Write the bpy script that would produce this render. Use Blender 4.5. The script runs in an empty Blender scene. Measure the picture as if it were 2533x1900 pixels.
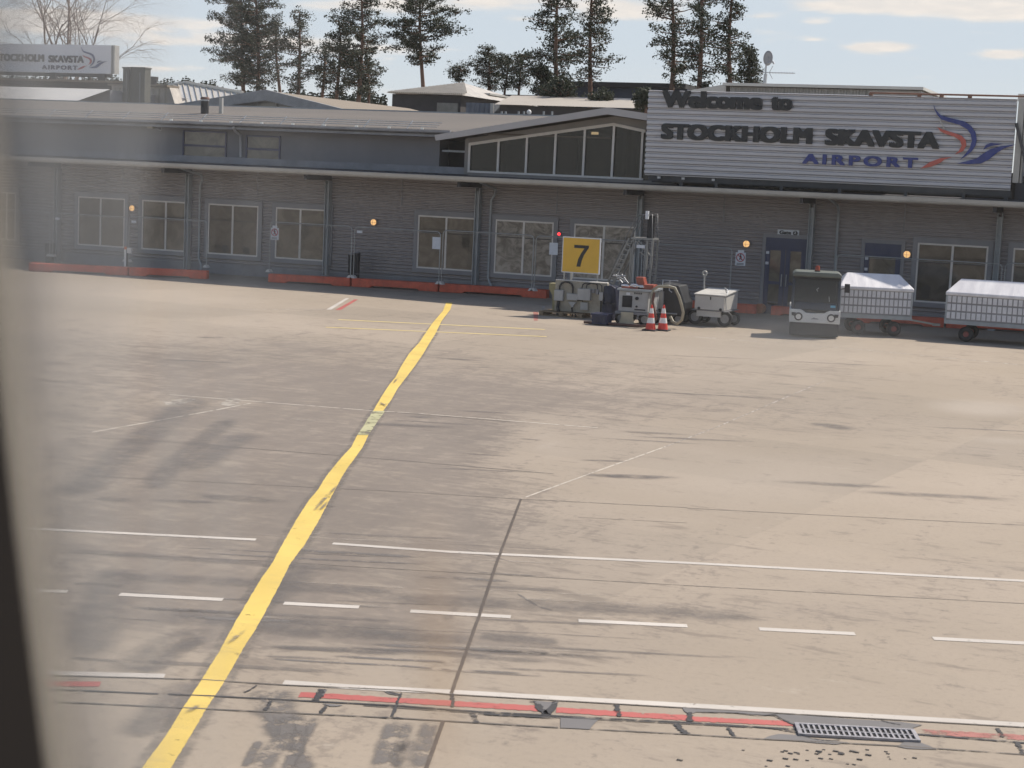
import bpy, math, random
from mathutils import Vector, Matrix, noise
random.seed(11)
sc = bpy.context.scene
COL = sc.collection
PI = math.pi
# ------------------------------------------------------------------ camera geometry
FPX, CX0, CY0, HC = 4200.0, 1266.5, 950.0, 4.2
rho = math.atan(.0449); th = math.atan(FPX/10526.); phi = math.atan((950-435)*math.cos(rho)/FPX)
F = Vector((-math.sin(th)*math.cos(phi), math.cos(th)*math.cos(phi), -math.sin(phi)))
R0 = Vector((math.cos(th), math.sin(th), 0)); U0 = R0.cross(F)
RR = math.cos(rho)*R0 + math.sin(rho)*U0; UU = math.cos(rho)*U0 - math.sin(rho)*R0
CAM = Vector((0, -55.8915, HC))
def ray(x, y): return F*FPX + RR*(x-CX0) - UU*(y-CY0)
def G(x, y, z=0.0):
    d = ray(x, y); return CAM + d*((z-HC)/d.z)
def W(x, y, Y=0.0):
    d = ray(x, y); return CAM + d*((Y-CAM.y)/d.y)
def proj(p):
    d = Vector(p)-CAM; w = d.dot(F)
    return (CX0+FPX*d.dot(RR)/w, CY0-FPX*d.dot(UU)/w)
def XZ(pts, Y):
    return [(W(x, y, Y).x, W(x, y, Y).z) for x, y in pts]

# ------------------------------------------------------------------ materials
def newmat(name):
    m = bpy.data.materials.new(name); m.use_nodes = True
    nt = m.node_tree; nt.nodes.clear()
    out = nt.nodes.new('ShaderNodeOutputMaterial')
    return m, nt, out
def N(nt, t, **kw):
    n = nt.nodes.new(t)
    for k, v in kw.items():
        if k in ('operation', 'blend_type', 'data_type', 'noise_dimensions', 'attribute_name', 'sky_type', 'feature', 'interpolation_type', 'clamp', 'vector_type', 'wave_type', 'bands_direction'):
            setattr(n, k, v)
        else:
            n.inputs[k].default_value = v
    return n
def L(nt, a, b): nt.links.new(a, b)
def mathn(nt, op, a, b=None, clamp=False):
    n = nt.nodes.new('ShaderNodeMath'); n.operation = op; n.use_clamp = clamp
    for i, v in enumerate((a, b)):
        if v is None: continue
        if isinstance(v, (int, float)): n.inputs[i].default_value = v
        else: L(nt, v, n.inputs[i])
    return n.outputs[0]
def noisen(nt, vec, scale, detail=3, rough=.55, dist=0):
    n = nt.nodes.new('ShaderNodeTexNoise'); n.inputs['Scale'].default_value = scale
    n.inputs['Detail'].default_value = detail; n.inputs['Roughness'].default_value = rough
    n.inputs['Distortion'].default_value = dist
    if vec is not None: L(nt, vec, n.inputs['Vector'])
    return n.outputs['Fac']
def rampn(nt, fac, a, b, smooth=True):
    n = nt.nodes.new('ShaderNodeMapRange'); n.interpolation_type = 'SMOOTHSTEP' if smooth else 'LINEAR'
    n.inputs['From Min'].default_value = a; n.inputs['From Max'].default_value = b
    L(nt, fac, n.inputs['Value']); return n.outputs[0]
def mixc(nt, fac, a, b, mode='MIX'):
    n = nt.nodes.new('ShaderNodeMix'); n.data_type = 'RGBA'; n.blend_type = mode
    for s, v in ((n.inputs[0], fac), (n.inputs[6], a), (n.inputs[7], b)):
        if isinstance(v, (int, float)): s.default_value = v
        elif isinstance(v, (tuple, list)): s.default_value = (*v[:3], 1)
        else: L(nt, v, s)
    return n.outputs[2]
def coordn(nt, scale=(1, 1, 1), kind='Object', rot=(0, 0, 0)):
    t = nt.nodes.new('ShaderNodeTexCoord'); m = nt.nodes.new('ShaderNodeMapping')
    m.inputs['Scale'].default_value = scale; m.inputs['Rotation'].default_value = rot
    L(nt, t.outputs[kind], m.inputs['Vector']); return m.outputs[0]
MATS = {}
def mat(name, col, rough=.6, metal=0, var=.18, vscale=2.0, dirt=0.0, dirtcol=(.05, .045, .04), spec=.5, bump=0, emit=None, estr=0, stretch=(1, 1, 1)):
    if name in MATS: return MATS[name]
    m, nt, out = newmat(name)
    b = nt.nodes.new('ShaderNodeBsdfPrincipled')
    v = coordn(nt, stretch)
    n1 = noisen(nt, v, vscale, 4, .6)
    f = rampn(nt, n1, .25, .75)
    lo = tuple(c*(1-var) for c in col); hi = tuple(min(1, c*(1+var)) for c in col)
    c = mixc(nt, f, lo, hi)
    if dirt:
        n2 = noisen(nt, v, vscale*2.7, 5, .65)
        c = mixc(nt, mathn(nt, 'MULTIPLY', rampn(nt, n2, .5, .75), dirt), c, dirtcol)
    L(nt, c, b.inputs['Base Color'])
    r = nt.nodes.new('ShaderNodeMapRange'); r.inputs['To Min'].default_value = max(0, rough-.08); r.inputs['To Max'].default_value = min(1, rough+.08)
    L(nt, n1, r.inputs['Value']); L(nt, r.outputs[0], b.inputs['Roughness'])
    b.inputs['Metallic'].default_value = metal; b.inputs['Specular IOR Level'].default_value = spec
    if bump:
        bn = nt.nodes.new('ShaderNodeBump'); bn.inputs['Strength'].default_value = bump; bn.inputs['Distance'].default_value = .02
        L(nt, noisen(nt, v, vscale*6, 4), bn.inputs['Height']); L(nt, bn.outputs[0], b.inputs['Normal'])
    if emit:
        b.inputs['Emission Color'].default_value = (*emit, 1); b.inputs['Emission Strength'].default_value = estr
    L(nt, b.outputs[0], out.inputs['Surface'])
    MATS[name] = m; return m

# ------------------------------------------------------------------ mesh builder
class MB:
    def __init__(s): s.v = []; s.f = []; s.sm = []
    def add(s, vs, fs, smooth=False):
        o = len(s.v); s.v += [tuple(v) for v in vs]
        for f in fs: s.f.append(tuple(i+o for i in f)); s.sm.append(smooth)
        return s
    def box(s, a, b):
        x0, y0, z0 = (min(a[i], b[i]) for i in range(3)); x1, y1, z1 = (max(a[i], b[i]) for i in range(3))
        return s.add([(x0,y0,z0),(x1,y0,z0),(x1,y1,z0),(x0,y1,z0),(x0,y0,z1),(x1,y0,z1),(x1,y1,z1),(x0,y1,z1)],
            [(0,3,2,1),(4,5,6,7),(0,1,5,4),(1,2,6,5),(2,3,7,6),(3,0,4,7)])
    def prism(s, pts, axis, a, b):
        # pts in the two other axes, extruded from a to b along axis (0,1,2)
        n = len(pts)
        def mk(p, t):
            if axis == 1: return (p[0], t, p[1])
            if axis == 0: return (t, p[0], p[1])
            return (p[0], p[1], t)
        vs = [mk(p, a) for p in pts]+[mk(p, b) for p in pts]
        fs = [tuple(range(n)), tuple(reversed(range(n, 2*n)))]+[(i, n+i, n+(i+1) % n, (i+1) % n) for i in range(n)]
        return s.add(vs, fs)
    def tube(s, path, r, n=8, caps=True, smooth=True):
        path = [Vector(p) for p in path]; k = len(path)
        rs = r if isinstance(r, (list, tuple)) else [r]*k
        vs = []; ref = None
        for i, p in enumerate(path):
            d = (path[min(i+1, k-1)]-path[max(i-1, 0)])
            if d.length < 1e-9: d = Vector((0, 0, 1))
            d.normalize()
            if ref is None: ref = Vector((0, 0, 1)) if abs(d.z) < .9 else Vector((1, 0, 0))
            a = (ref-d*ref.dot(d)).normalized(); b = d.cross(a); ref = a
            for j in range(n):
                t = 2*PI*j/n; vs.append(p+(a*math.cos(t)+b*math.sin(t))*rs[i])
        fs = [(i*n+j, i*n+(j+1) % n, (i+1)*n+(j+1) % n, (i+1)*n+j) for i in range(k-1) for j in range(n)]
        s.add(vs, fs, smooth)
        if caps: s.add([vs[j] for j in range(n)], [tuple(reversed(range(n)))]); s.add([vs[(k-1)*n+j] for j in range(n)], [tuple(range(n))])
        return s
    def bar(s, p, q, w=.05, h=None):
        p, q = Vector(p), Vector(q); d = (q-p).normalized(); h = h or w
        ref = Vector((0, 1, 0)) if abs(d.y) < .9 else Vector((1, 0, 0))
        a = (ref-d*ref.dot(d)).normalized(); b = d.cross(a)
        vs = [e+a*(i*w/2)+b*(j*h/2) for e in (p, q) for i, j in ((-1,-1),(1,-1),(1,1),(-1,1))]
        return s.add(vs, [(0,1,2,3),(7,6,5,4),(0,4,5,1),(1,5,6,2),(2,6,7,3),(3,7,4,0)])
    def sphere(s, c, r, n=12, m=8, sq=(1, 1, 1)):
        vs = []
        for i in range(m+1):
            t = PI*i/m
            for j in range(n):
                u = 2*PI*j/n; vs.append((c[0]+r*sq[0]*math.sin(t)*math.cos(u), c[1]+r*sq[1]*math.sin(t)*math.sin(u), c[2]+r*sq[2]*math.cos(t)))
        return s.add(vs, [(i*n+j, (i+1)*n+j, (i+1)*n+(j+1) % n, i*n+(j+1) % n) for i in range(m) for j in range(n)], True)
    def disc(s, c, r, axis=1, t=.02, n=20, r2=None):
        c = Vector(c); d = Vector([1 if i == axis else 0 for i in range(3)])
        return s.tube([c-d*t/2, c+d*t/2], [r, r2 if r2 is not None else r], n, True, False)
    def ring(s, c, r, tr, axis=1, n=20, m=6):
        path = []; vs = []
        for j in range(n):
            t = 2*PI*j/n
            for k in range(m):
                u = 2*PI*k/m; q = r+tr*math.cos(u); h = tr*math.sin(u)
                p = [0, 0, 0]; o = [i for i in range(3) if i != axis]
                p[o[0]] = q*math.cos(t); p[o[1]] = q*math.sin(t); p[axis] = h
                vs.append((c[0]+p[0], c[1]+p[1], c[2]+p[2]))
        return s.add(vs, [(j*m+k, j*m+(k+1) % m, ((j+1) % n)*m+(k+1) % m, ((j+1) % n)*m+k) for j in range(n) for k in range(m)], True)
    def build(s, name, material, parent=None, bevel=0):
        me = bpy.data.meshes.new(name); me.from_pydata(s.v, [], s.f); me.update()
        me.polygons.foreach_set('use_smooth', s.sm)
        if material: me.materials.append(material)
        o = bpy.data.objects.new(name, me); COL.objects.link(o)
        if parent: o.parent = parent
        if bevel:
            b = o.modifiers.new('b', 'BEVEL'); b.width = bevel; b.segments = 2; b.limit_method = 'ANGLE'
        return o
def tag(o, label=None, cat=None, group=None, kind=None):
    for k, v in (('label', label), ('category', cat), ('group', group), ('kind', kind)):
        if v: o[k] = v
    return o
def empty(name, loc=(0, 0, 0), rz=0, label=None, cat=None, group=None):
    o = bpy.data.objects.new(name, None); COL.objects.link(o); o.location = loc; o.rotation_euler = (0, 0, rz)
    o.empty_display_size = .2
    return tag(o, label, cat, group)
KIDS = {}
def copy_tree(o, parent=None):
    c = o.copy(); COL.objects.link(c); c.parent = parent
    for ch in list(o.children): copy_tree(ch, c)
    return c
def text_mesh(body, sx, height, extrude=.02, bold=0.0, spacing=1.0):
    """text as mesh data, first glyph at x=0, scaled to width sx and cap height `height`, lying in XZ, front towards -Y"""
    cu = bpy.data.curves.new('t', 'FONT'); cu.body = body; cu.offset = bold; cu.space_character = spacing; cu.resolution_u = 4
    o = bpy.data.objects.new('t', cu); COL.objects.link(o)
    bpy.context.view_layer.update()
    dg = bpy.context.evaluated_depsgraph_get(); me = bpy.data.meshes.new_from_object(o.evaluated_get(dg))
    bpy.data.objects.remove(o); bpy.data.curves.remove(cu)
    vs = [v.co.copy() for v in me.vertices]; fs = [tuple(p.vertices) for p in me.polygons]
    bpy.data.meshes.remove(me)
    x0 = min(v.x for v in vs); x1 = max(v.x for v in vs)
    caps = .73 + 2*bold
    y0 = -bold
    k = sx/(x1-x0); h = height/caps
    base = [((v.x-x0)*k, (v.y-y0)*h) for v in vs]
    # boundary edges for the side walls
    cnt = {}
    for f in fs:
        for i in range(len(f)):
            e = (f[i], f[(i+1) % len(f)]); cnt[tuple(sorted(e))] = cnt.get(tuple(sorted(e)), 0)+1
    n = len(base)
    V = [(x, 0, z) for x, z in base]+[(x, extrude, z) for x, z in base]
    FF = [f for f in fs]+[tuple(i+n for i in reversed(f)) for f in fs]
    for f in fs:
        for i in range(len(f)):
            a, b = f[i], f[(i+1) % len(f)]
            if cnt[tuple(sorted((a, b)))] == 1: FF.append((a, a+n, b+n, b))
    return V, FF
def put_text(mb, body, p, sx, h, bold=0.0, **kw):
    # heavier strokes: a few shifted copies, each a hair proud of the last
    g = bold*h; V, FF = text_mesh(body, sx-2*g, h-g, **kw)
    for i, (dx, dz) in enumerate(((0, 0), (.5, .3), (1, 0), (1.5, .5), (2, 0), (0, 1), (1, 1), (2, 1)) if g else ((0, 0),)):
        mb.add([(x+p[0]+dx*g, y+p[1]-.0015*i, z+p[2]+dz*g) for x, y, z in V], FF)

# ------------------------------------------------------------------ colours
M_corr = mat('dark_corrugated', (.26, .24, .24), .5, 0, .08, .8, dirt=.12, stretch=(.3, 1, 2))
M_trim = mat('grey_trim', (.20, .20, .21), .5, 0, .08, 1)
M_plinth = mat('plinth_grey', (.20, .20, .21), .8, 0, .15, 1.2, dirt=.3, bump=.2)
M_white = mat('white_frame', (.62, .59, .55), .5, 0, .08, 3)
M_gutter = mat('pale_gutter', (.42, .41, .38), .45, .2, .1, .8, dirt=.15)
M_upper = mat('upper_wall_grey', (.175, .175, .185), .7, 0, .1, .5)
M_steel = mat('painted_steel', (.30, .325, .34), .5, .2, .12, 2, dirt=.15)
M_zinc = mat('galvanised', (.42, .43, .44), .45, .7, .15, 5)
M_roof = mat('brown_roof_felt', (.125, .108, .092), .9, 0, .12, .4, dirt=.2, bump=.2, stretch=(.4, 1, 1))
M_soffit = mat('soffit', (.20, .17, .14), .8, 0, .1, 1)
M_dark = mat('dark_void', (.02, .02, .022), .8)
M_blue = mat('blue_door_paint', (.035, .045, .095), .45, 0, .1, 3)
M_black = mat('black_rubber', (.022, .022, .024), .75, 0, .3, 8)
M_lettering = mat('dark_lettering', (.012, .015, .018), .5, 0, .15, 3)
M_lblue = mat('blue_lettering', (.028, .045, .20), .45, 0, .12, 3)
M_lred = mat('red_lettering', (.50, .12, .09), .5, 0, .1, 3)
M_signpanel = mat('silver_sign_sheet', (.50, .495, .51), .4, .15, .06, .7, dirt=.08, stretch=(.3, 1, 1))
M_barrier = mat('red_barrier', (.56, .10, .05), .65, 0, .2, 2.5, dirt=.35, dirtcol=(.14, .05, .035), bump=.3)
M_concrete = mat('old_concrete', (.34, .31, .25), .9, 0, .18, 3, dirt=.3, bump=.3)
M_lightroof = mat('bright_metal_roof', (.66, .62, .55), .4, .2, .06, 1)
M_box = mat('grey_cabinet', (.36, .36, .35), .5, 0, .1, 4, dirt=.15)
M_yellow = mat('yellow_sign', (.66, .40, .045), .5, 0, .06, 2)
M_lamp = mat('lamp_glow', (.8, .5, .2), .4, 0, .05, 3, emit=(1.0, .56, .22), estr=.62)
M_wood = mat('pallet_wood', (.22, .16, .10), .85, 0, .3, 8)
M_bluetarp = mat('blue_tarp', (.018, .022, .045), .5, 0, .3, 5)
M_cone = mat('cone_red', (.62, .05, .03), .5, 0, .12, 8)
M_conew = mat('cone_white', (.72, .70, .66), .5, 0, .1, 8)
M_paper = mat('paper_white', (.60, .62, .65), .7, 0, .08, 5)
M_trunkp = mat('pine_bark', (.17, .10, .07), .9, 0, .3, 2, bump=.3)
M_birch = mat('birch_twig', (.20, .14, .11), .9, 0, .2, 2)

def glassmat(name, col, nsc=1.1, ndist=1.2, rough=.06, kv=.28):
    m, nt, out = newmat(name)
    b = nt.nodes.new('ShaderNodeBsdfPrincipled'); v = coordn(nt, (1, 1, 1.2))
    c = mixc(nt, rampn(nt, noisen(nt, v, nsc, 5, .65, ndist), .35, .68), tuple(x*(1-kv) for x in col), tuple(x*(1+kv*1.2) for x in col))
    L(nt, c, b.inputs['Base Color']); b.inputs['Roughness'].default_value = rough; b.inputs['IOR'].default_value = 1.55
    bn = nt.nodes.new('ShaderNodeBump'); bn.inputs['Strength'].default_value = .06; bn.inputs['Distance'].default_value = .05
    L(nt, noisen(nt, v, 1.7, 2), bn.inputs['Height']); L(nt, bn.outputs[0], b.inputs['Normal'])
    L(nt, b.outputs[0], out.inputs['Surface']); return m
M_glass = glassmat('window_glass', (.135, .118, .092))
M_glass_refl = glassmat('window_glass_painted_refl', (.21, .195, .17), 1.9, 1.6, .06, .5)  # mottled bright reflections painted into the base colour of these panes
M_glass3 = glassmat('window_glass_dark', (.085, .075, .060), 1.6, .6)
M_glassb = glassmat('vehicle_glass', (.035, .045, .055), 1.1, 1.2, .12)

# ------------------------------------------------------------------ apron
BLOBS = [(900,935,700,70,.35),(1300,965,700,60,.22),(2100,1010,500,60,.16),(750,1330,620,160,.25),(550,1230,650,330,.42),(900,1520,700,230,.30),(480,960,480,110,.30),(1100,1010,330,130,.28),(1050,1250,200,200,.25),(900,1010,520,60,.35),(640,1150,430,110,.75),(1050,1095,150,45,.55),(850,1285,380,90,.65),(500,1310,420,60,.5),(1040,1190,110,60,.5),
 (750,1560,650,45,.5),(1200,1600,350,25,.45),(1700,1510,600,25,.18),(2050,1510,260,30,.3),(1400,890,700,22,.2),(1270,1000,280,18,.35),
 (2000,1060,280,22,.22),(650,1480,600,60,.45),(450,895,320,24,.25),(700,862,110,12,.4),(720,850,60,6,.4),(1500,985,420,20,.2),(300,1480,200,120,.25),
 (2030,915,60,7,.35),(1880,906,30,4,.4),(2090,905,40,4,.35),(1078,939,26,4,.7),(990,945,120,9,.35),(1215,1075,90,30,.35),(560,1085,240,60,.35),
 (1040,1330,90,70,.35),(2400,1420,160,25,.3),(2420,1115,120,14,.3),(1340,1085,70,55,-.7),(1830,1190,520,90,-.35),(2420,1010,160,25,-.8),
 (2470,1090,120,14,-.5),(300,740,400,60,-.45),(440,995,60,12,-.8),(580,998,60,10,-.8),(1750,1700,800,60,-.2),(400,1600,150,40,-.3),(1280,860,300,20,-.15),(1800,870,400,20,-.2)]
def apron():
    # near field: a dense sheet that carries the wear map; far field: the same sheet continues in big faces
    xs = [-900, -300, -120, -70]+[-58+i*.42 for i in range(int(76/.42))]+[30, 80, 300, 900]
    ys = [-400, -150, -70]+[-56+i*.28 for i in range(int(60/.28))]+[10, 60, 200, 1500]
    v = [(x, y, 0) for y in ys for x in xs]; nx = len(xs)
    f = [(j*nx+i, j*nx+i+1, (j+1)*nx+i+1, (j+1)*nx+i) for j in range(len(ys)-1) for i in range(nx-1)]
    me = bpy.data.meshes.new('apron'); me.from_pydata(v, [], f)
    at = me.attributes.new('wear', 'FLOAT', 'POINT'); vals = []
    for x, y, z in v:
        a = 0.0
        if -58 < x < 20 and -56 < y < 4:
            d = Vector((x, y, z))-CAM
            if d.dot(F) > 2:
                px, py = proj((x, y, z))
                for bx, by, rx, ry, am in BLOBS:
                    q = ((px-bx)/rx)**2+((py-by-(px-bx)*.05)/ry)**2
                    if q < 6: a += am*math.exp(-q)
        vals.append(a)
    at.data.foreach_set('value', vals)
    m, nt, out = newmat('concrete_apron')
    b = nt.nodes.new('ShaderNodeBsdfPrincipled')
    t = nt.nodes.new('ShaderNodeAttribute'); t.attribute_name = 'wear'; wear = t.outputs['Fac']
    v0 = coordn(nt); vs = coordn(nt, (.5, 1.5, 1), rot=(0, 0, -.19)); vt = coordn(nt, (1.5, .22, 1), rot=(0, 0, .35))
    big = noisen(nt, v0, .11, 4, .6); mid = noisen(nt, v0, .8, 5, .65, .4)
    st = noisen(nt, vs, .9, 7, .68); st2 = noisen(nt, vs, 3.2, 6, .7); tr = noisen(nt, vt, 1.2, 6, .65)
    fine = noisen(nt, v0, 14, 5, .75); fleck = noisen(nt, v0, 5.5, 6, .75)
    c = mixc(nt, rampn(nt, big, .3, .7), (0.282, 0.238, 0.189), (0.332, 0.282, 0.232))
    c = mixc(nt, mathn(nt, 'MULTIPLY', rampn(nt, mid, .45, .75), .30), c, (0.255, 0.220, 0.181))
    # streaky grime, wherever the wear map lets it through
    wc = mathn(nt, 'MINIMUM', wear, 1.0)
    s = mathn(nt, 'ADD', mathn(nt, 'MULTIPLY', st, .5), mathn(nt, 'MULTIPLY', st2, .5))
    s = mathn(nt, 'ADD', s, mathn(nt, 'SUBTRACT', mathn(nt, 'MULTIPLY', wc, .105), .022))
    g1 = mathn(nt, 'MULTIPLY', rampn(nt, s, .520, .60), .60)
    c = mixc(nt, g1, c, (.165, .138, .115))
    s2 = mathn(nt, 'ADD', mathn(nt, 'ADD', mathn(nt, 'MULTIPLY', tr, .45), mathn(nt, 'MULTIPLY', fleck, .55)), mathn(nt, 'SUBTRACT', mathn(nt, 'MULTIPLY', wc, .09), .022))
    c = mixc(nt, mathn(nt, 'MULTIPLY', rampn(nt, s2, .530, .60), .55), c, (.155, .130, .112))
    s3 = mathn(nt, 'ADD', mathn(nt, 'ADD', mathn(nt, 'MULTIPLY', noisen(nt, coordn(nt, (1.0, 2.4, 1), rot=(0, 0, -.13)), 2.0, 7, .75), .7), mathn(nt, 'MULTIPLY', mid, .3)), mathn(nt, 'SUBTRACT', mathn(nt, 'MULTIPLY', wc, .08), .024))
    c = mixc(nt, mathn(nt, 'MULTIPLY', rampn(nt, s3, .53, .59), .42), c, (.15, .125, .108))
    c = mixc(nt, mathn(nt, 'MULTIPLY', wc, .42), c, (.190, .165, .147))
    br = nt.nodes.new('ShaderNodeTexBrick'); br.inputs['Scale'].default_value = 1; br.inputs['Mortar Size'].default_value = 0; br.inputs['Brick Width'].default_value = 7.5; br.inputs['Row Height'].default_value = 4.1; br.inputs['Color1'].default_value = (.90, .90, .90, 1); br.inputs['Color2'].default_value = (1.06, 1.05, 1.04, 1); br.offset = .0
    L(nt, coordn(nt, (1, 1, 1), rot=(0, 0, .13)), br.inputs['Vector']); c = mixc(nt, 1.0, c, br.outputs['Color'], 'MULTIPLY')
    # pale scraped spots
    pl = mathn(nt, 'SUBTRACT', mathn(nt, 'ADD', mathn(nt, 'MULTIPLY', noisen(nt, vs, 2.6, 7, .75), .6), mathn(nt, 'MULTIPLY', fleck, .4)), mathn(nt, 'MULTIPLY', wear, .04))
    c = mixc(nt, mathn(nt, 'MULTIPLY', rampn(nt, pl, .56, .66), .7), c, (0.355, 0.309, 0.255))
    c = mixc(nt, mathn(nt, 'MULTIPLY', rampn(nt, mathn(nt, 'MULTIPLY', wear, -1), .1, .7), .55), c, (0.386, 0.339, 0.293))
    c = mixc(nt, mathn(nt, 'MULTIPLY', rampn(nt, fine, .50, .70), .30), c, (0.170, 0.147, 0.124))
    c = mixc(nt, mathn(nt, 'MULTIPLY', rampn(nt, noisen(nt, v0, 3.1, 8, .8), .68, .74), .5), c, (0.115, 0.100, 0.093))
    c = mixc(nt, 1.0, c, (1.02, 1.0, .965), 'MULTIPLY')
    L(nt, c, b.inputs['Base Color']); b.inputs['Roughness'].default_value = .85; b.inputs['Specular IOR Level'].default_value = .3
    bn = nt.nodes.new('ShaderNodeBump'); bn.inputs['Strength'].default_value = .35; bn.inputs['Distance'].default_value = .01
    L(nt, mathn(nt, 'ADD', fine, mathn(nt, 'MULTIPLY', mid, 2)), bn.inputs['Height']); L(nt, bn.outputs[0], b.inputs['Normal'])
    L(nt, b.outputs[0], out.inputs['Surface'])
    me.materials.append(m)
    o = bpy.data.objects.new('apron', me); COL.objects.link(o); o['kind'] = 'structure'
apron()

ZS = .32
SOFT = {}
def paintmat(name, col, wearlo=.60, wearhi=.70, scale=6, amt=1.0, stretch=(1, 1, 1), rough=.7, soft=0):
    m, nt, out = newmat(name)
    b = nt.nodes.new('ShaderNodeBsdfPrincipled'); tb = nt.nodes.new('ShaderNodeBsdfTransparent'); mx = nt.nodes.new('ShaderNodeMixShader')
    v = coordn(nt, stretch); n1 = noisen(nt, v, scale, 7, .72); n2 = noisen(nt, v, .7, 4, .6)
    c = mixc(nt, rampn(nt, n2, .3, .7), tuple(x*.88 for x in col), tuple(min(1, x*1.08) for x in col))
    c = mixc(nt, mathn(nt, 'MULTIPLY', rampn(nt, noisen(nt, coordn(nt, (.5, 2, 1)), 2.2, 6, .7), .52, .72), .22), c, (.2, .17, .13))
    L(nt, c, b.inputs['Base Color']); b.inputs['Roughness'].default_value = rough; b.inputs['Specular IOR Level'].default_value = .3
    a = mathn(nt, 'MULTIPLY', rampn(nt, n1, wearlo, wearhi), amt)
    if soft:
        SOFT[m.name] = .5
        t = nt.nodes.new('ShaderNodeAttribute'); t.attribute_name = 'edge'
        a = mathn(nt, 'SUBTRACT', 1.0, mathn(nt, 'MULTIPLY', mathn(nt, 'MULTIPLY', rampn(nt, t.outputs['Fac'], 0, .75), mathn(nt, 'SUBTRACT', 1.0, rampn(nt, n1, wearlo, wearhi))), soft))
    L(nt, a, mx.inputs[0]); L(nt, b.outputs[0], mx.inputs[1]); L(nt, tb.outputs[0], mx.inputs[2]); L(nt, mx.outputs[0], out.inputs['Surface'])
    return m
P_yel = paintmat('yellow_paint', (.63, .455, .11), .60, .72, 7)
P_yelthin = paintmat('pale_yellow_paint', (.60, .47, .20), .62, .74, 8)
P_whi = paintmat('white_paint', (.50, .455, .405), .60, .72, 9)
P_whif = paintmat('faint_white_paint', (.42, .375, .33), .42, .62, 5)
P_red = paintmat('red_paint', (.40, .105, .09), .56, .70, 6)
P_redf = paintmat('faint_red_paint', (.38, .15, .125), .46, .66, 4)
P_joint = paintmat('joint_filler', (.14, .12, .10), .50, .68, 5)
P_jointl = paintmat('pale_joint', (.50, .44, .37), .50, .66, 4)
P_groove = paintmat('groove_filler', (.085, .066, .052), .66, .76, 6)
P_patch = paintmat('asphalt_patch', (.150, .140, .135), .74, .80, 9)
P_tar = paintmat('tar', (.045, .042, .042), .52, .64, 6)
P_tyre = paintmat('tyre_rubber', (.165, .148, .135), .45, .62, 4.5, 1.0, (1, 1, 1), soft=.8)
P_tyref = paintmat('tyre_faint', (.165, .147, .135), .30, .80, 2.2, 1.0, (1, 1, 1), soft=.55)
P_palestreak = paintmat('pale_scrape', (.42, .365, .30), .34, .62, 5, soft=.6)
P_halo = paintmat('old_line_edge', (.20, .175, .150), .40, .66, 3.0, soft=.5)
def sheet(name, mb_pts, z, material):
    """mb_pts: list of polygons (image points on the apron) laid on the ground as one painted sheet"""
    mb = MB()
    for poly in mb_pts:
        vs = [G(x, y) for x, y in poly]; mb.add([(p.x, p.y, z*ZS) for p in vs], [tuple(reversed(range(len(vs))))])
    o = mb.build(name, material); o['kind'] = 'structure'; return o
def strip(name, path, wid, z, material, wob=0, seg=24, seed=1):
    """a painted strip along image points laid on the ground; wid = true width in metres (number or per point)"""
    rnd = random.Random(seed); P = [G(x, y) for x, y in path]; pts = []
    ws = wid if isinstance(wid, (list, tuple)) else [wid]*len(P)
    for i in range(len(P)-1):
        for k in range(seg):
            t = k/seg; pts.append((P[i].lerp(P[i+1], t), ws[i]*(1-t)+ws[i+1]*t))
    pts.append((P[-1], ws[-1])); vs = []; ed = []
    for i, (p, w) in enumerate(pts):
        d = (pts[min(i+1, len(pts)-1)][0]-pts[max(i-1, 0)][0]).normalized(); n = Vector((-d.y, d.x, 0))
        sf = SOFT.get(material.name, 0); ww = w*(1+sf)
        for k_, u in enumerate((1, .5, 0, -.5, -1)):
            q = p+n*u*(ww/2+(rnd.uniform(-wob, wob) if k_ in (0, 4) else 0)); vs.append((q.x, q.y, z*ZS))
            e = 1-abs(u); 
            if sf: e *= min(1, i/4, (len(pts)-1-i)/4)
            ed.append(e)
    mb = MB(); mb.add(vs, [(5*i+j, 5*i+j+1, 5*i+j+6, 5*i+j+5) for i in range(len(pts)-1) for j in range(4)])
    o = mb.build(name, material); at = o.data.attributes.new('edge', 'FLOAT', 'POINT'); at.data.foreach_set('value', ed); o['kind'] = 'structure'; return o
def pair(name, left, right, z, material, wob=0, seg=30, seed=2, grow=0):
    rnd = random.Random(seed); Lp = [G(*p) for p in left]; Rp = [G(*p) for p in right]; vs = []; ed = []
    n = 0
    for i in range(len(Lp)-1):
        for k in range(seg+(i == len(Lp)-2)):
            t = k/seg; a = Lp[i].lerp(Lp[i+1], t); b = Rp[i].lerp(Rp[i+1], t); d = (b-a).normalized()
            a = a-d*(grow+rnd.uniform(-wob, wob)); b = b+d*(grow+rnd.uniform(-wob, wob)); n += 1
            for u in (0, .2, .8, 1): c_ = a.lerp(b, u); vs.append((c_.x, c_.y, z*ZS)); ed.append(0 if u in (0, 1) else 1)
    mb = MB(); mb.add(vs, [(4*i+j, 4*i+j+1, 4*i+j+5, 4*i+j+4) for i in range(n-1) for j in range(3)])
    o = mb.build(name, material); at = o.data.attributes.new('edge', 'FLOAT', 'POINT'); at.data.foreach_set('value', ed); o['kind'] = 'structure'; return o
YL = [(1103.5,749),(1096,769),(1071,798),(1051,827),(1037,848),(1012,875),(992,907),(978,934),(963,952),(944,981),(923,1017)]; YR = [(1119,749),(1114,766),(1092,795),(1076,828),(1063,848),(1048,874),(1027,905),(1008,930),(984,961),(969,988),(948,1017)]
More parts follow.
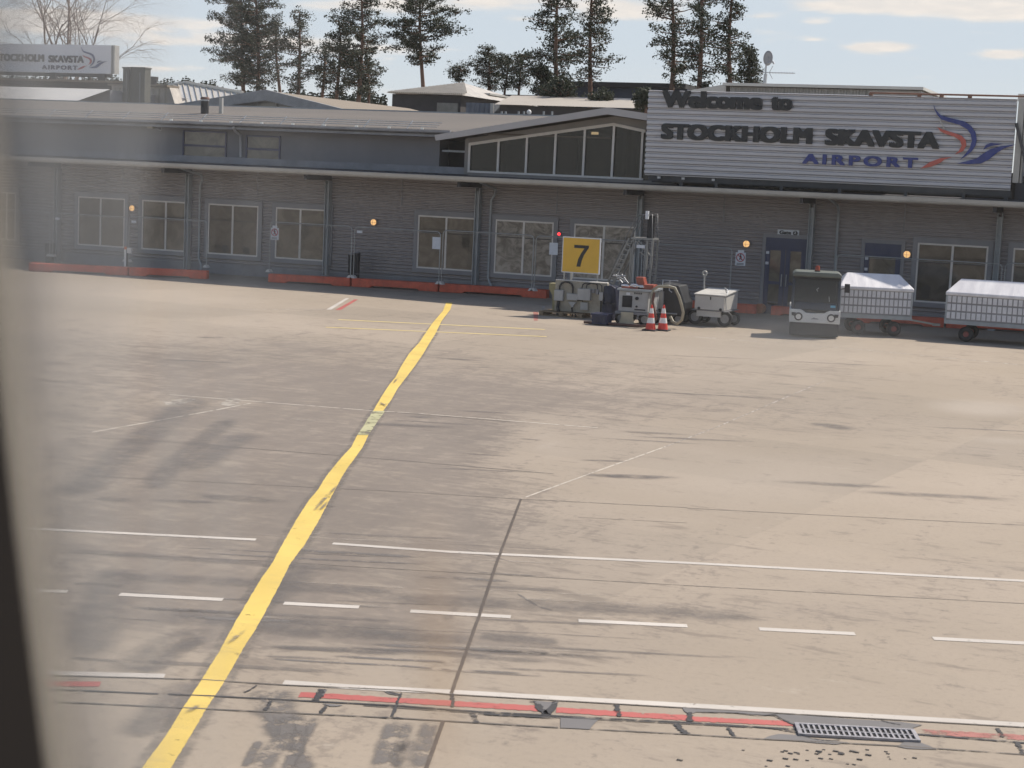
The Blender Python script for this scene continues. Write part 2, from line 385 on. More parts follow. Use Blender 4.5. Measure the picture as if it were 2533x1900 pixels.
YL2 = [(884,1076),(869,1107),(846,1131),(826,1155),(806,1180),(787,1212),(763,1240),(731,1290),(697,1350),(671,1398),(646,1432),(579,1545),(545,1608),(495,1689),(451,1755),(418,1810),(352,1900),(240,2070)]; YR2 = [(912,1076),(897,1107),(880,1131),(862,1155),(846,1180),(829,1212),(814,1240),(788,1290),(752,1350),(716,1398),(700,1432),(640,1545),(600,1608),(554,1689),(510,1755),(478,1810),(423,1900),(318,2070)]
pair('yellow_guide_line', YL, YR, .016, P_yel, .003, 12, 3)
pair('yellow_guide_line', YL2, YR2, .016, P_yel, .003, 16, 4)
pair('worn_guide_line', [(923,1017),(884,1077)], [(952,1017),(911,1077)], .016, paintmat('greenish_worn', (.40, .38, .22), .48, .66, 4), .006, 12, 5)
pair('line_edge_stain', YL[1:]+YL2, YR[1:]+YR2, .006, P_halo, .01, 26, 6, .10)
strip('thin_yellow_line', [(837,791),(1348,815.4)], .16, .012, P_yelthin)
strip('thin_yellow_line', [(806,809.7),(1352,833)], .16, .012, P_yelthin)
sheet('white_stand_mark', [[(855,738),(864,738),(820,766),(807,766)]], .010, P_whi)
sheet('red_stand_mark', [[(876,741),(886,741),(843,767),(829,767)]], .010, P_red)
sheet('red_stand_mark', [[(1318.8,772),(1332,772),(1330,794),(1321,794)]], .010, P_redf)
sheet('white_stand_mark', [[(1339.6,757),(1347.7,757),(1350.6,779),(1341,779)]], .010, P_whif)
strip('faint_white_line', [(-60,766),(87,766),(500,765),(812,765.6)], .07, .008, P_whif)
strip('faint_white_line', [(1700,832),(2100,862),(2560,906)], .10, .008, P_whif)
WHI = [[(-80,1302),(131,1311),(633,1335.6)], [(823,1345),(1117,1366),(1700,1393),(2580,1440)]]
for w in WHI: strip('white_lane_line', w, .105, .012, P_whi)
for d in ([(60,1461.5),(167,1464)], [(296,1471),(551.5,1484)], [(702,1493),(888,1502.6)], [(1015,1512.5),(1263.5,1526.6)], [(1431,1536),(1700,1549)], [(1878,1556.5),(2115,1568.5)], [(2308,1580),(2580,1594)]):
    strip('white_lane_dash', d, .115, .012, P_whi)
strip('white_edge_line', [(20,1661),(158,1667),(407,1673.5)], .125, .012, P_whi)
strip('white_edge_line', [(701,1689),(900,1702),(1117,1713),(1700,1746),(2580,1797)], .125, .012, P_whi)
strip('red_edge_line', [(100,1692),(248,1693)], .13, .010, P_red)
strip('red_edge_line', [(741,1718.7),(1117,1741),(1340,1754)], .135, .010, P_red, .01)
strip('red_edge_line', [(1376,1757),(1700,1777)], .135, .010, P_red, .01)
strip('red_edge_line', [(1708,1779),(1880,1787),(1964,1791)], .12, .010, P_red, .01)
strip('red_edge_line', [(2276,1810.7),(2560,1827)], .13, .010, P_redf, .01)
# slab joints
for pth, wd, mt, z in (
  ([(60,1670),(493,1682),(701,1695.5),(1000,1709),(1117,1719),(1700,1752.5),(2580,1803)], .022, P_joint, .020),
  ([(60,1704),(181,1708.8),(542.5,1724),(1000,1748),(1153,1760),(1442.5,1776),(1700,1788.8),(1975,1806)], .03, P_tar, .020),
  ([(900,1746.5),(1153,1763.5),(1442.5,1779.5),(1700,1792),(1862,1801)], .018, P_tar, .0205),
  ([(2262,1817),(2533,1839),(2580,1842)], .035, P_tar, .020),
  ([(60,1736),(194,1740),(511,1755),(972,1777),(1381,1801)], .025, P_joint, .020),
  ([(1460,1805),(1700,1817.7),(1888,1829.6),(2227,1846.5),(2580,1871)], .022, P_joint, .020),
  ([(200,1083),(339,1087),(1000,1140),(1370,1172.5)], .03, P_joint, .008),
  ([(200,1177),(253,1179.6),(1000,1217),(1289,1235),(1700,1256)], .020, P_joint, .008),
  ([(1700,1257.6),(2580,1302)], .02, P_joint, .008),
  ([(120,1365),(267,1371.7),(678,1389),(900,1403.6),(1225,1421.7),(1700,1448.8),(2580,1496)], .016, P_joint, .008),
  ([(420,976.6),(918,1016),(1023,1022),(1479,1058.6)], .05, P_jointl, .008),
  ([(918,1016),(1023,1024),(1262,1044)], .03, P_joint, .0085),
  ([(1289,1235),(1227,1398.5),(1186,1523),(1117,1716)], .030, P_groove, .022),
  ([(1097,1785),(1055.5,1900),(1010,2020)], .030, P_groove, .022),
  ([(1290,1234),(1478.6,1165),(1645,1105.6)], .03, P_jointl, .009),
  ([(1645,1105.6),(1775,1056),(1945,982.7),(2039,943)], .03, P_whif, .009),
  ([(226,1070),(527,1016),(619,998)], .05, P_jointl, .009),
  ([(1430,1280),(1700,1294)], .012, P_joint, .008)):
    strip('slab_joint', pth, wd, z, mt, wd*.06, 30, int(pth[0][0]))
# cracks and patches across the drain strip
z5 = lambda *q: [(600+x/2.765, 1600+y/2.765) for x, y in q]
z9 = lambda *q: [(900+x/2.765, 1400+y/2.765) for x, y in q]
z7 = lambda *q: [(1700+x/2.655, 1500+y/2.655) for x, y in q]
for q, w in ((z5((100,268),(50,300),(10,316)), .015), (z5((195,375),(175,415),(150,440)), .03), (z5((545,295),(520,350),(500,372)), .05), (z5((575,405),(545,445),(530,465)), .03),
   (z5((1088,320),(1062,380),(1020,492)), .022), (z5((1435,325),(1438,415)), .03), (z5((1575,460),(1590,500),(1605,526)), .045), (z5((1990,375),(2070,462)), .05), (z5((2150,375),(2085,462)), .05),
   (z9((1730,955),(1735,990),(1750,1035)), .04), (z9((2130,1085),(2165,1120),(2212,1155)), .05), (z7((20,700),(15,760)), .05), (z7((265,795),(290,830),(310,860)), .03),
   (z7((2035,805),(2065,840),(2070,862)), .03), (z7((2170,900),(2185,935),(2205,975)), .035), (z7((560,715),(640,755),(720,790)), .02), (z7((1270,755),(1330,770),(1400,782)), .02),
   (z7((100,700),(330,705),(470,722),(580,715)), .015), (z7((440,795),(600,810),(735,835)), .02), (z7((745,855),(860,880),(950,888),(1000,880)), .02)):
    strip('pavement_crack', q, w, .0235, P_tar, w*.3, 8, int(q[0][0]))
sheet('asphalt_patch', [z7((-5,668),(60,678),(330,688),(570,708),(560,722),(420,712),(250,700),(60,698),(20,712),(-5,700)),
   z7((570,710),(800,722),(1100,745),(1400,762),(1545,782),(1490,800),(1440,820),(1280,808),(1000,800),(830,788),(735,786),(690,775),(640,750))], .017, P_patch)
sheet('asphalt_patch', [z7((500,872),(540,855),(600,842),(740,850),(860,882),(960,888),(1060,897),(980,910),(860,902),(700,886)), z7((1382,925),(1410,900),(1440,892),(1530,897),(1590,920),(1640,942),(1550,942),(1450,938))], .017, P_patch)
sheet('asphalt_patch', [z9((1345,1040),(1480,1042),(1610,1050),(1570,1090),(1545,1122),(1440,1116),(1345,1112)), z5((1985,372),(2060,378),(2165,382),(2120,410),(2100,455),(2060,460),(2030,420)),
   z5((545,392),(600,396),(690,402),(650,412),(600,412)), z5((525,295),(580,298),(560,330),(520,365),(485,362),(515,330)), z5((965,305),(1040,318),(1090,330),(1050,335),(1000,325)), z9((2175,970),(2230,975),(2230,1020),(2195,1000))], .018, P_patch)
sheet('oil_smear', [z5((935,490),(1000,480),(1060,486),(1105,498),(1040,497)), z9((150,862),(215,872),(250,885),(205,882)), z9((700,1003),(900,1018),(1200,1035),(1330,1048),(1180,1042),(860,1026),(740,1012))], .024, P_tar)
# tyre marks
for q, w, mt in ((z5((1040,505),(985,660),(925,850)), .13, P_tyre), (z5((1135,510),(1070,690),(1030,850)), .10, P_tyre), (z5((1285,510),(1250,640),(1205,850)), .13, P_tyre),
   (z5((1130,620),(1120,740),(1080,850)), .16, P_tyref), (z5((500,480),(420,620),(340,760),(300,850)), .09, P_tyre), (z5((120,640),(70,720),(10,850)), .07, P_tyre),
   (z5((215,470),(240,560),(300,650),(390,760),(430,850)), .16, P_tyre), (z5((320,470),(310,600),(240,680),(180,740),(110,850)), .16, P_tyre), (z5((200,290),(210,380),(270,520),(330,620)), .30, P_tyre), (z5((380,470),(400,560),(380,660),(370,760)), .10, P_tyre),
   ([(1127,1500),(1100,1540)], .1, P_tyref), ([(497,977),(400,1050),(253,1160),(180,1230)], .55, P_tyref), ([(574,1032),(500,1090),(425,1150),(370,1215)], .35, P_tyref), ([(620,1070),(540,1110),(470,1170)], .5, P_tyref),
   ([(520,1549),(420,1600),(289,1667)], .4, P_tyref), ([(500,1572),(430,1615),(350,1672)], .22, P_tyref), ([(760,1400),(690,1460),(640,1500)], .4, P_tyref), ([(300,1400),(270,1480),(200,1640)], .5, P_tyref), ([(480,1680),(400,1760),(330,1830)], .35, P_tyref),
   ([(664,1630),(780,1637),(1000,1648),(1127,1659)], .05, P_tyre), ([(1153,1659),(1300,1667)], .06, P_tyre), ([(640,1600),(1000,1612),(1380,1640)], .14, P_tyref), ([(1180,1570),(1280,1582),(1390,1590)], .28, P_tyref), ([(620,1560),(1000,1575),(1180,1585)], .3, P_tyref),
   ([(350,1520),(700,1545),(1100,1572)], .5, P_tyref), ([(130,1360),(500,1385),(900,1412)], .22, P_tyref), ([(200,1420),(700,1448),(1000,1470)], .35, P_tyref), ([(900,1478),(1400,1500),(1900,1530)], .4, P_tyref), ([(1275,1466),(1330,1500),(1370,1512)], .03, P_tyre),
   ([(1420,1138),(1560,1142)], .14, P_tyref), ([(1280,1085),(1345,1090)], .12, P_tyref), ([(1420,1175),(1700,1182)], .25, P_tyref), ([(2000,1045),(2120,1065)], .5, P_tyref), ([(1120,1350),(1300,1400)], .03, P_tyref)):
    strip('tyre_mark', q, w, .0095+.0002*(hash(str(q)) % 7), mt, w*.12, 14, int(abs(q[0][0])*7) % 97)
for q_ in ([(775,1270),(800,1240),(838,1200)], [(783,1275),(815,1238)], [(930,1005),(965,1000)], [(936,994),(958,1010)], [(972,952),(985,935)], [(560,1600),(610,1560)], [(455,1770),(500,1745)]):
    strip('tyre_scuff', q_, .05, .060, P_tyre, .01, 8, int(q_[0][0]))
sheet('pale_scrape', [[(405,993),(470,985),(488,990),(440,1003),(410,1002)], [(545,1000),(570,983),(595,988),(590,1000),(560,1006)]], .0092, paintmat('pale_scrape_patch', (.38, .335, .28), .44, .62, 4))
rs = random.Random(77)
for k in range(46):
    x0 = rs.uniform(150, 1250); y0 = rs.uniform(1290, 1660)+ (x0-700)*.05; ln = rs.uniform(120, 620); w_ = rs.uniform(.02, .12)
    strip('wheel_streak', [(x0, y0), (x0+ln/2, y0+ln*.026+rs.uniform(-2, 2)), (x0+ln, y0+ln*.052+rs.uniform(-3, 3))], w_, .0096+.0001*(k % 9), rs.choice((P_tyref, P_tyre, P_palestreak, P_tyref)), w_*.2, 10, k)
for k in range(26):
    x0 = rs.uniform(150, 2300); y0 = rs.uniform(850, 1290)+ (x0-1200)*.04; ln = rs.uniform(80, 360)*(1.4 if x0 > 1200 else 1)
    strip('wheel_streak', [(x0, y0), (x0+ln, y0+ln*.050+rs.uniform(-3, 3))], rs.uniform(.08, .35), .0096+.0001*(k % 9), rs.choice((P_tyref, P_tyref, P_palestreak)), .03, 10, k)
# pebbles of grit below the grate
mb = MB(); rr = random.Random(5)
for i in range(45):
    x, y = rr.gauss(2010, 90), 1855+abs(rr.gauss(0, 24)); p = G(x, y)
    s = rr.uniform(.004, .011); mb.box((p.x-s*2.2, p.y-s, .003), (p.x+s*2.2, p.y+s, .003+s*.5))
o = mb.build('grit', P_tar); tag(o, kind='stuff')
# drain grate
def drain_grate():
    c = [G(x, y) for x, y in ((1973, 1796), (2261, 1813), (2270, 1836), (1981, 1820))]
    o = (c[3]+c[2])/2; ex = (c[2]-c[3]); Lx = ex.length; ex.normalize(); ey = Vector((-ex.y, ex.x, 0)); Dy = abs((c[0]-c[3]).dot(ey))
    g = empty('drain_grate', (o.x, o.y, 0), math.atan2(ex.y, ex.x), 'rusty cast iron drain grate with two rows of slots set in the cracked concrete strip', 'drain grate')
    mt = mat('cast_iron', (.30, .29, .30), .55, .3, .25, 12, dirt=.3, dirtcol=(.25, .09, .04))
    MB().box((-Lx/2, 0, .009), (Lx/2, Dy, .011)).build('pit', mat('pit_black', (.006, .006, .006), .95), g)
    m = MB(); m.box((-Lx/2-.02, -.02, .004), (-Lx/2+.012, Dy+.02, .024)); m.box((Lx/2-.012, -.02, .004), (Lx/2+.02, Dy+.02, .024)); m.box((-Lx/2, Dy-.005, .004), (Lx/2, Dy+.02, .023)); m.box((-Lx/2, -.02, .004), (Lx/2, .005, .023)); m.build('frame', mt, g)
    m = MB(); n = 21; m.box((-Lx/2+.012, Dy/2-.008, .012), (Lx/2-.012, Dy/2+.008, .019))
    for i in range(1, n): 
        x = -Lx/2+Lx*i/n
        m.box((x-.011, .005, .012), (x+.005, Dy/2-.0085, .020)); m.box((x-.011, Dy/2+.0085, .012), (x+.005, Dy-.006, .020))
    m.build('grate_bars', mt, g)
drain_grate()

# ------------------------------------------------------------------ terminal
T = empty('terminal_building', (0, 0, 0), 0, 'long low dark grey corrugated airport terminal with white framed windows and projecting canopy', 'airport building')
XL, XR = -62.0, 9.0
def corrugated(x0, x1, z0, z1, y, pitch, amp, n4=True):
    prof = []; z = z0
    while z < z1:
        for fz, d in ((0, 0), (.20, 0), (.50, 1), (.80, 1)):
            zz = z+fz*pitch
            if zz < z1: prof.append((zz, y-d*amp))
        z += pitch
    prof.append((z1, y)); vs = []
    for zz, yy in prof: vs += [(x0, yy, zz), (x1, yy, zz)]
    m = MB(); m.add(vs, [(2*i, 2*i+1, 2*i+3, 2*i+2) for i in range(len(prof)-1)]); return m
m = corrugated(XL, XR, .40, 4.0, -.004, .122, .044); m.box((XL, 0, .0), (XR, 14, 4.0)); m.build('wall', M_corr, T)
m = MB().box((XL, -.06, 0), (XR, -.006, .40)); m.box((XL, -.075, .395), (XR, -.006, .42)); m.build('plinth', M_plinth, T)
# canopy
m = MB(); m.prism([(-2.0, 3.99), (0.3, 4.07), (0.3, 4.16), (-2.0, 4.07)], 0, XL, XR); m.build('canopy', mat('canopy_roof', (.07, .07, .075), .8), T)
m = MB()
m.prism([(-1.98, 3.955), (-.01, 4.03), (-.01, 4.05), (-1.98, 3.975)], 0, XL, XR); m.build('soffit', M_soffit, T)
m = MB(); prof = [(-2.02, 4.09), (-2.14, 4.09), (-2.15, 4.07), (-2.145, 4.0), (-2.12, 3.945), (-2.07, 3.915), (-2.02, 3.92)]
m.prism(prof, 0, XL, XR); m.prism([(-2.005, 4.10), (-2.16, 4.10), (-2.16, 4.075), (-2.005, 4.075)], 0, XL, XR); m.build('gutter', M_gutter, T)
PX = [-53.9, -47.9, -41.87, -35.84, -29.84, -23.83, -17.8, -11.88, -5.9, .1, 6.1]
for x in PX:
    m = MB(); m.box((x-.085, -.30, .0), (x-.06, -.04, 3.72)); m.box((x+.06, -.30, .0), (x+.085, -.04, 3.72)); m.box((x-.06, -.20, .0), (x+.06, -.16, 3.60)); m.box((x-.11, -.33, 0), (x+.11, -.04, .06))
    c = m.build('column', M_steel, T)
    MB().box((x-.06, -1.95, 3.74), (x+.06, -.04, 3.94)).build('canopy_beam', mat('dark_beam', (.035, .035, .038), .7), c)
m = MB()
for x in [-50.9+3.0*k for k in range(20)]:
    if min(abs(x-q) for q in PX) > .5: m.box((x-.02, -.056, 2.95), (x+.02, -.045, 3.95))
m.build('cladding_joint', M_trim, T)
# downpipes
def downpipe(top, pts, r=.045):
    m = MB(); m.tube(pts, r, 8); return m.build('downpipe', M_steel, T)
for x0, x1 in ((-35.1, -35.35), (-23.05, -23.35), (-11.0, -11.02)):
    downpipe(0, [(x0, -1.9, 3.93), (x0, -1.2, 3.82), (x0, -.5, 3.72), ((x0+x1)/2, -.2, 3.5), (x1, -.14, 3.3), (x1, -.14, .55), (x1+.06, -.14, .42), (x1+.16, -.2, .3), (x1+.16, -.2, .1)])
# windows of the ground floor
def window(x0, x1, z0, z1, mull, y=-.035, surround=.16, wf=.055, glass=M_glass, trim=M_trim, sill=True):
    m = MB(); s = surround; d = y-.075
    m.box((x0-s, d, z1), (x1+s, y+.03, z1+s*1.1)); m.box((x0-s, d, z0), (x0, y+.03, z1)); m.box((x1, d, z0), (x1+s, y+.03, z1)); m.box((x0-s, d-.01, z0-.15), (x1+s, y+.03, z0))
    w = m.build('window', trim, T)
    m = MB(); e = y-.062
    m.box((x0+.002, e, z0+.002), (x0+wf, e+.03, z1-.002)); m.box((x1-wf, e, z0+.002), (x1-.002, e+.03, z1-.002)); m.box((x0+wf, e, z1-wf), (x1-wf, e+.03, z1-.002)); m.box((x0+wf, e, z0+.002), (x1-wf, e+.03, z0+wf))
    for q in mull: m.box((q-wf*.65, e, z0+wf), (q+wf*.65, e+.03, z1-wf))
    m.build('frame', M_white, w)
    MB().box((x0+.01, y-.048, z0+.01), (x1-.01, y-.040, z1-.01)).build('pane', glass, w)
    return w
def px_x(x, y, Y=0): return W(x, y, Y).x
WINS = [(-80, 43, 20, 520), (196, 312, 252, 550), (354, 468, 413, 560), (517.5, 641.5, 578, 570), (684, 815, 745, 580), (1035, 1176, 1105, 600), (1226, 1370, 1296, 610), (1420, 1572, 1494, 620), (2266, 2441, 2353, 680), (2502, 2680, 2592, 690)]
for a, b, c, y in WINS:
    i_ = [q[0] for q in WINS].index(a); gm = {6: M_glass_refl, 7: M_glass_refl, 3: M_glass3, 8: M_glass3, 1: M_glass3}.get(i_, M_glass); x0, x1, xm = px_x(a, y), px_x(b, y), px_x(c, y)
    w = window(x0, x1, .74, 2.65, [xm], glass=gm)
    yy = -.035-.0505; m = MB()
    for p0, p1 in ((x0+.12, xm-.06), (xm+.06, x1-.10)): m.box((p0, yy-.001, 2.02), (p1, yy+.0005, 2.055))
    m.build('blind_rail', mat('blind_rail', (.03, .028, .024), .6), w)
    rn = random.Random(i_*7+1); m = MB()
    for k in range(2 if i_ in (3, 8) else 0):
        cx_ = rn.uniform(x0+.3, x1-.4); hh_ = rn.uniform(.25, .75); n_ = 9
        if abs(cx_-xm) < .25: cx_ += .45
        m.prism([(cx_+(.10+.10*rn.random())*math.cos(2*PI*t/n_), .80+hh_/2+hh_/2*math.sin(2*PI*t/n_)*rn.uniform(.8, 1)) for t in range(n_)][::-1], 1, yy-.001, yy+.0005)
    if m.v: m.build('silhouette', mat('furniture_shade', (.04, .036, .03), .8), w)
# dark line seen inside the windows: blind rail
# doors
def gate_door(xa, xb, y, leaves, zt=2.55):
    x0, x1 = px_x(xa, y), px_x(xb, y)
    m = MB(); s = .12; d = -.09
    m.box((x0-s, d, zt), (x1+s, -.01, zt+s)); m.box((x0-s, d, .02), (x0, -.01, zt)); m.box((x1, d, .02), (x1+s, -.01, zt))
    fr = m.build('door', M_trim, T)
    m = MB().box((x0, -.055, .03), (x1, -.045, zt)); m.box((x0, -.085, zt-.30), (x1, -.056, zt)); 
    n = leaves; w = (x1-x0)/n
    for i in range(n):
        a, b = x0+w*i, x0+w*(i+1)
        m.box((a+.01, -.08, .03), (a+.16, -.056, zt-.31)); m.box((b-.16, -.08, .03), (b-.01, -.056, zt-.31)); m.box((a+.16, -.08, zt-.42), (b-.16, -.056, zt-.31)); m.box((a+.16, -.08, .03), (b-.16, -.056, .32))
        m.box((a+.16, -.08, 1.0), (b-.16, -.056, 1.1))
    m.build('door_leaf', M_blue, fr)
    MB().box((x0+.15, -.060, .3), (x1-.15, -.057, zt-.4)).build('pane', M_glass, fr)
    m = MB()
    for zz in (2.0, 1.65): m.box((x0+.03, -.11, zz), (x0+.13, -.085, zz+.09))
    m.build('hinge', M_paper, fr)
    m = MB(); xm = x0+w if n > 1 else x1-.12
    for q in ((xm-.08, xm+.08) if n > 1 else (xm,)): m.tube([(q, -.13, .95), (q, -.13, 1.35)], .018, 6)
    m.build('handle', M_zinc, fr)
gate_door(1895, 1996, 620, 2); gate_door(2139, 2229, 640, 1)
# flashing and upper storey, left
XU = W(1087, 380, .5).x
MB().box((XL, .12, 4.17), (-17.0, .49, 4.42)).build('flashing', mat('flashing_grey', (.19, .20, .22), .5, .2), T)
m = MB().box((XL, .5, 4.1), (XU, 14, 5.62)); m.build('upper_wall', M_upper, T)
xg0 = W(1150, 400, -.1).x
m = MB().box((XU, 1.3, 4.1), (xg0+.1, 1.5, 5.6)); m.build('recess', M_dark, T)
MB().box((XU+.05, .6, 4.95), (xg0, .66, 5.02)).build('recess_rail', M_steel, T)
RY = 9.0
zr = (W(0, 234, RY).z+W(640, 270.5, RY).z+W(1140, 289, RY).z)/3
m = MB(); m.prism([(-.15, 5.66), (RY, zr), (RY, zr-.15), (-.15, 5.60)], 0, XL, -19.0); m.build('upper_roof', M_roof, T)
MB().prism([(RY+.002, zr+.05), (RY+.22, zr+.05), (RY+.22, zr-.3), (RY+.002, zr-.3)], 0, XL, -19.0).build('roof_ridge', M_steel, T)
m = MB(); m.prism([(-.16, 5.70), (-.28, 5.70), (-.28, 5.62), (-.24, 5.58), (-.16, 5.58)], 0, XL, -25.0); m.prism([(-.10, 5.56), (-.12, 5.46), (.48, 5.46), (.48, 5.56)], 0, XL, -25.6)
m.build('roof_gutter', mat('grey_gutter', (.26, .26, .27), .5, .3), T)
# snow guards
m = MB(); slope = (zr-5.66)/(RY+.15)
def rz(y): return 5.66+(y+.15)*slope
for k, yy in enumerate((.4, .6, .8)): m.tube([(XL, yy, rz(yy)+.10+.06*k), (-25.8, yy, rz(yy)+.10+.06*k)], .014, 5)
xx = XL
while xx < -26:
    m.bar((xx, .35, rz(.35)), (xx, .85, rz(.85)+.26), .03); xx += 1.75
m.build('snow_guard', M_zinc, T)
m = MB(); xx = -37.0
while xx < -26:
    m.box((xx-.05, .28, rz(.3)+.0), (xx+.05, .36, rz(.3)+.07)); xx += 1.33
m.build('roof_hook', mat('bright_clip', (.75, .74, .7), .3, .5), T)
# upper windows
def up_window(pa, pb, ya, yb):
    Y = .5; a = W(pa, ya, Y); b = W(pb, yb, Y); x0, x1, z1, z0 = a.x, b.x, a.z, b.z
    m = MB(); m.box((x0-.06, Y-.05, z0-.06), (x0, Y-.003, z1+.06)); m.box((x1, Y-.05, z0-.06), (x1+.06, Y-.003, z1+.06)); m.box((x0, Y-.05, z1), (x1, Y-.003, z1+.06)); m.box((x0, Y-.05, z0-.06), (x1, Y-.003, z0))
    zm = (z0+z1)/2; m.box((x0, Y-.045, zm-.05), (x1, Y-.01, zm+.03))
    w = m.build('window', mat('navy_frame', (.045, .05, .10), .5), T)
    MB().box((x0, Y-.012, z0), (x1, Y-.004, z1)).build('pane', M_glass, w)
    return w
up_window(457, 557, 326, 395); up_window(613, 690, 338, 400)
m = MB(); a = W(594, 335, .35); b = W(594, 404, .35); m.tube([(W(578, 306, -.2).x, -.2, 5.55), (W(578, 316, -.1).x, 0, 5.4), (a.x, .38, a.z), (b.x, .38, 4.45)], .05, 8); m.build('downpipe', mat('pale_pipe', (.4, .4, .41), .5), T)
a = W(367, 300, .4); b = W(381, 318, .4); MB().box((a.x, .3, b.z), (b.x, .49, a.z)).build('junction_box', mat('cream_box', (.42, .40, .32), .6), T)
MB().tube([(b.x+.05, .45, b.z), (b.x+.3, .45, b.z-.08), (b.x+.3, .45, 5.45)], .015, 5).build('conduit', M_zinc, T)
# entrance gable
YG = -.1
tip = W(1076, 341, -.9); pk = W(1503.5, 266, -.9); pkb = W(1503.5, 283, -.9); rt = W(1602, 281, -.9)
sl = (pk.z-rt.z)/(rt.x-pk.x); xr_e = -9.0; zr_e = pk.z-sl*(xr_e-pk.x); th_ = pk.z-pkb.z
fl = [(tip.x, tip.z+.10), (pk.x, pk.z), (xr_e, zr_e), (xr_e, zr_e-th_), (pk.x, pk.z-th_), (tip.x+.05, tip.z-.10)]
MB().prism(fl, 1, -.95, -.85).build('gable_fascia', mat('fascia_grey', (.40, .385, .38), .5, .1, .08, .5), T)
MB().prism([(x, z-.04 if i < 3 else z+.06) for i, (x, z) in enumerate(fl)], 1, -.845, 15).build('gable_roof', M_roof, T)
gl = W(1160, 360, YG).x; gr = W(1606, 330, YG).x
topw = [W(x, y, YG) for x, y in ((1163, 355.5), (1519, 306.5), (1600, 324))]
zbot = W(1300, 433, YG).z
slL = (topw[1].z-topw[0].z)/(topw[1].x-topw[0].x); slR = (topw[2].z-topw[1].z)/(topw[2].x-topw[1].x)
xrw = gr+1.0
def ztop(x): return topw[1].z+(slL if x < topw[1].x else slR)*(x-topw[1].x)
def zroof(x): return (pk.z-th_-.02)-((pk.z-th_-tip.z+.1)/(pk.x-tip.x))*(pk.x-x) if x < pk.x else (pk.z-th_-.02)-sl*(x-pk.x)
# wall around glazing
m = MB(); x0 = W(1150, 400, YG).x; x1 = gl+.02; P1 = (x1, ztop(x1))
m.prism([(x1, ztop(x1)), (topw[1].x, topw[1].z), (xrw, ztop(xrw)), (xrw, zroof(xrw)), (pk.x, zroof(pk.x)), (x1, zroof(x1))], 1, YG-.03, YG+.2)
m.prism([(x0, 4.2), (x1, 4.2), (x1, zroof(x1)), (x0, zroof(x0))], 1, YG-.05, YG+.2)
m.prism([(x1, 4.15), (xrw, 4.15), (xrw, zbot), (x1, zbot)], 1, YG-.04, YG+.2)
m.build('gable_wall', mat('gable_grey', (.22, .21, .20), .6, 0, .1, 1), T)
gg = MB(); mull = [W(x, y, YG).x for x, y in ((1166, 380), (1234, 380), (1304, 370), (1375, 360), (1447, 350), (1519, 340), (1590, 350))]; mull = [x1+.03]+mull[1:]
wf = .055
for q in mull: gg.prism([(q-wf*.7, zbot), (q+wf*.7, zbot), (q+wf*.7, ztop(q+wf*.7)), (q-wf*.7, ztop(q-wf*.7))], 1, YG-.07, YG-.02)
gg.prism([(x1, zbot), (mull[-1]+.1, zbot), (mull[-1]+.1, zbot+.07), (x1, zbot+.07)], 1, YG-.075, YG-.0201)
gg.prism([(x1, ztop(x1)-.07), (topw[1].x, topw[1].z-.07), (mull[-1]+.1, ztop(mull[-1]+.1)-.07), (mull[-1]+.1, ztop(mull[-1]+.1)+.03), (topw[1].x, topw[1].z+.03), (x1, ztop(x1)+.03)], 1, YG-.078, YG-.0202)
gf = gg.build('gable_window', M_white, T)
def clearglass():
    m, nt, out = newmat('entrance_glass'); b = nt.nodes.new('ShaderNodeBsdfPrincipled'); tb = nt.nodes.new('ShaderNodeBsdfTransparent'); mx = nt.nodes.new('ShaderNodeMixShader')
    b.inputs['Base Color'].default_value = (.05, .045, .035, 1); b.inputs['Roughness'].default_value = .05; mx.inputs[0].default_value = .55
    tb.inputs['Color'].default_value = (.75, .74, .70, 1)
    L(nt, tb.outputs[0], mx.inputs[1]); L(nt, b.outputs[0], mx.inputs[2]); L(nt, mx.outputs[0], out.inputs['Surface']); return m
M_clear = clearglass()
MB().prism([(x1, zbot), (xrw, zbot), (xrw, ztop(xrw)), (topw[1].x, topw[1].z), (x1, ztop(x1))], 1, YG+.0, YG+.01).build('pane', M_clear, gf)
M_in = mat('interior_brown', (.13, .105, .08), .8, 0, .3, .6)
m = MB(); m.prism([(x1-.1, 4.1), (xrw+.1, 4.1), (xrw+.1, zroof(xrw)-.1), (pk.x, zroof(pk.x)-.1), (x1-.1, zroof(x1)-.1)], 1, YG+5, YG+5.1); m.box((x1-.1, YG+.25, 4.1), (xrw+.1, YG+5, 4.15)); m.box((x1-.12, YG+.25, 4.15), (x1-.02, YG+5, zroof(x1)-.1)); m.build('interior_wall', M_in, T)
m = MB()
for xx, w in ((1245, .12), (1350, .25), (1420, .12), (1560, .18)): q = W(xx, 400, 2).x; m.box((q, 2, 4.15), (q+w, 2.1, zroof(q)-.1))
q = W(1541, 380, YG+.3); m.box((q.x, YG+.25, 4.2), (q.x+.12, YG+.4, ztop(q.x))); m.build('interior_post', mat('interior_post', (.26, .26, .22), .7), T)
q = W(1471.6, 330, YG+.9); m = MB(); m.tube([(q.x-.12, YG+.9, q.z), (q.x+.12, YG+.9, q.z)], .05, 10); m.build('ceiling_lamp', mat('ceiling_lamp', (.8, .6, .4), .5, emit=(1, .75, .45), estr=2.2), T)
q = W(1518, 335, YG+2.4); m = MB(); m.tube([(q.x-.1, YG+2.4, q.z), (q.x+.1, YG+2.4, q.z)], .045, 10); m.build('ceiling_lamp', mat('ceiling_lamp', (.8, .6, .4), .5, emit=(1, .75, .45), estr=2.2), T)
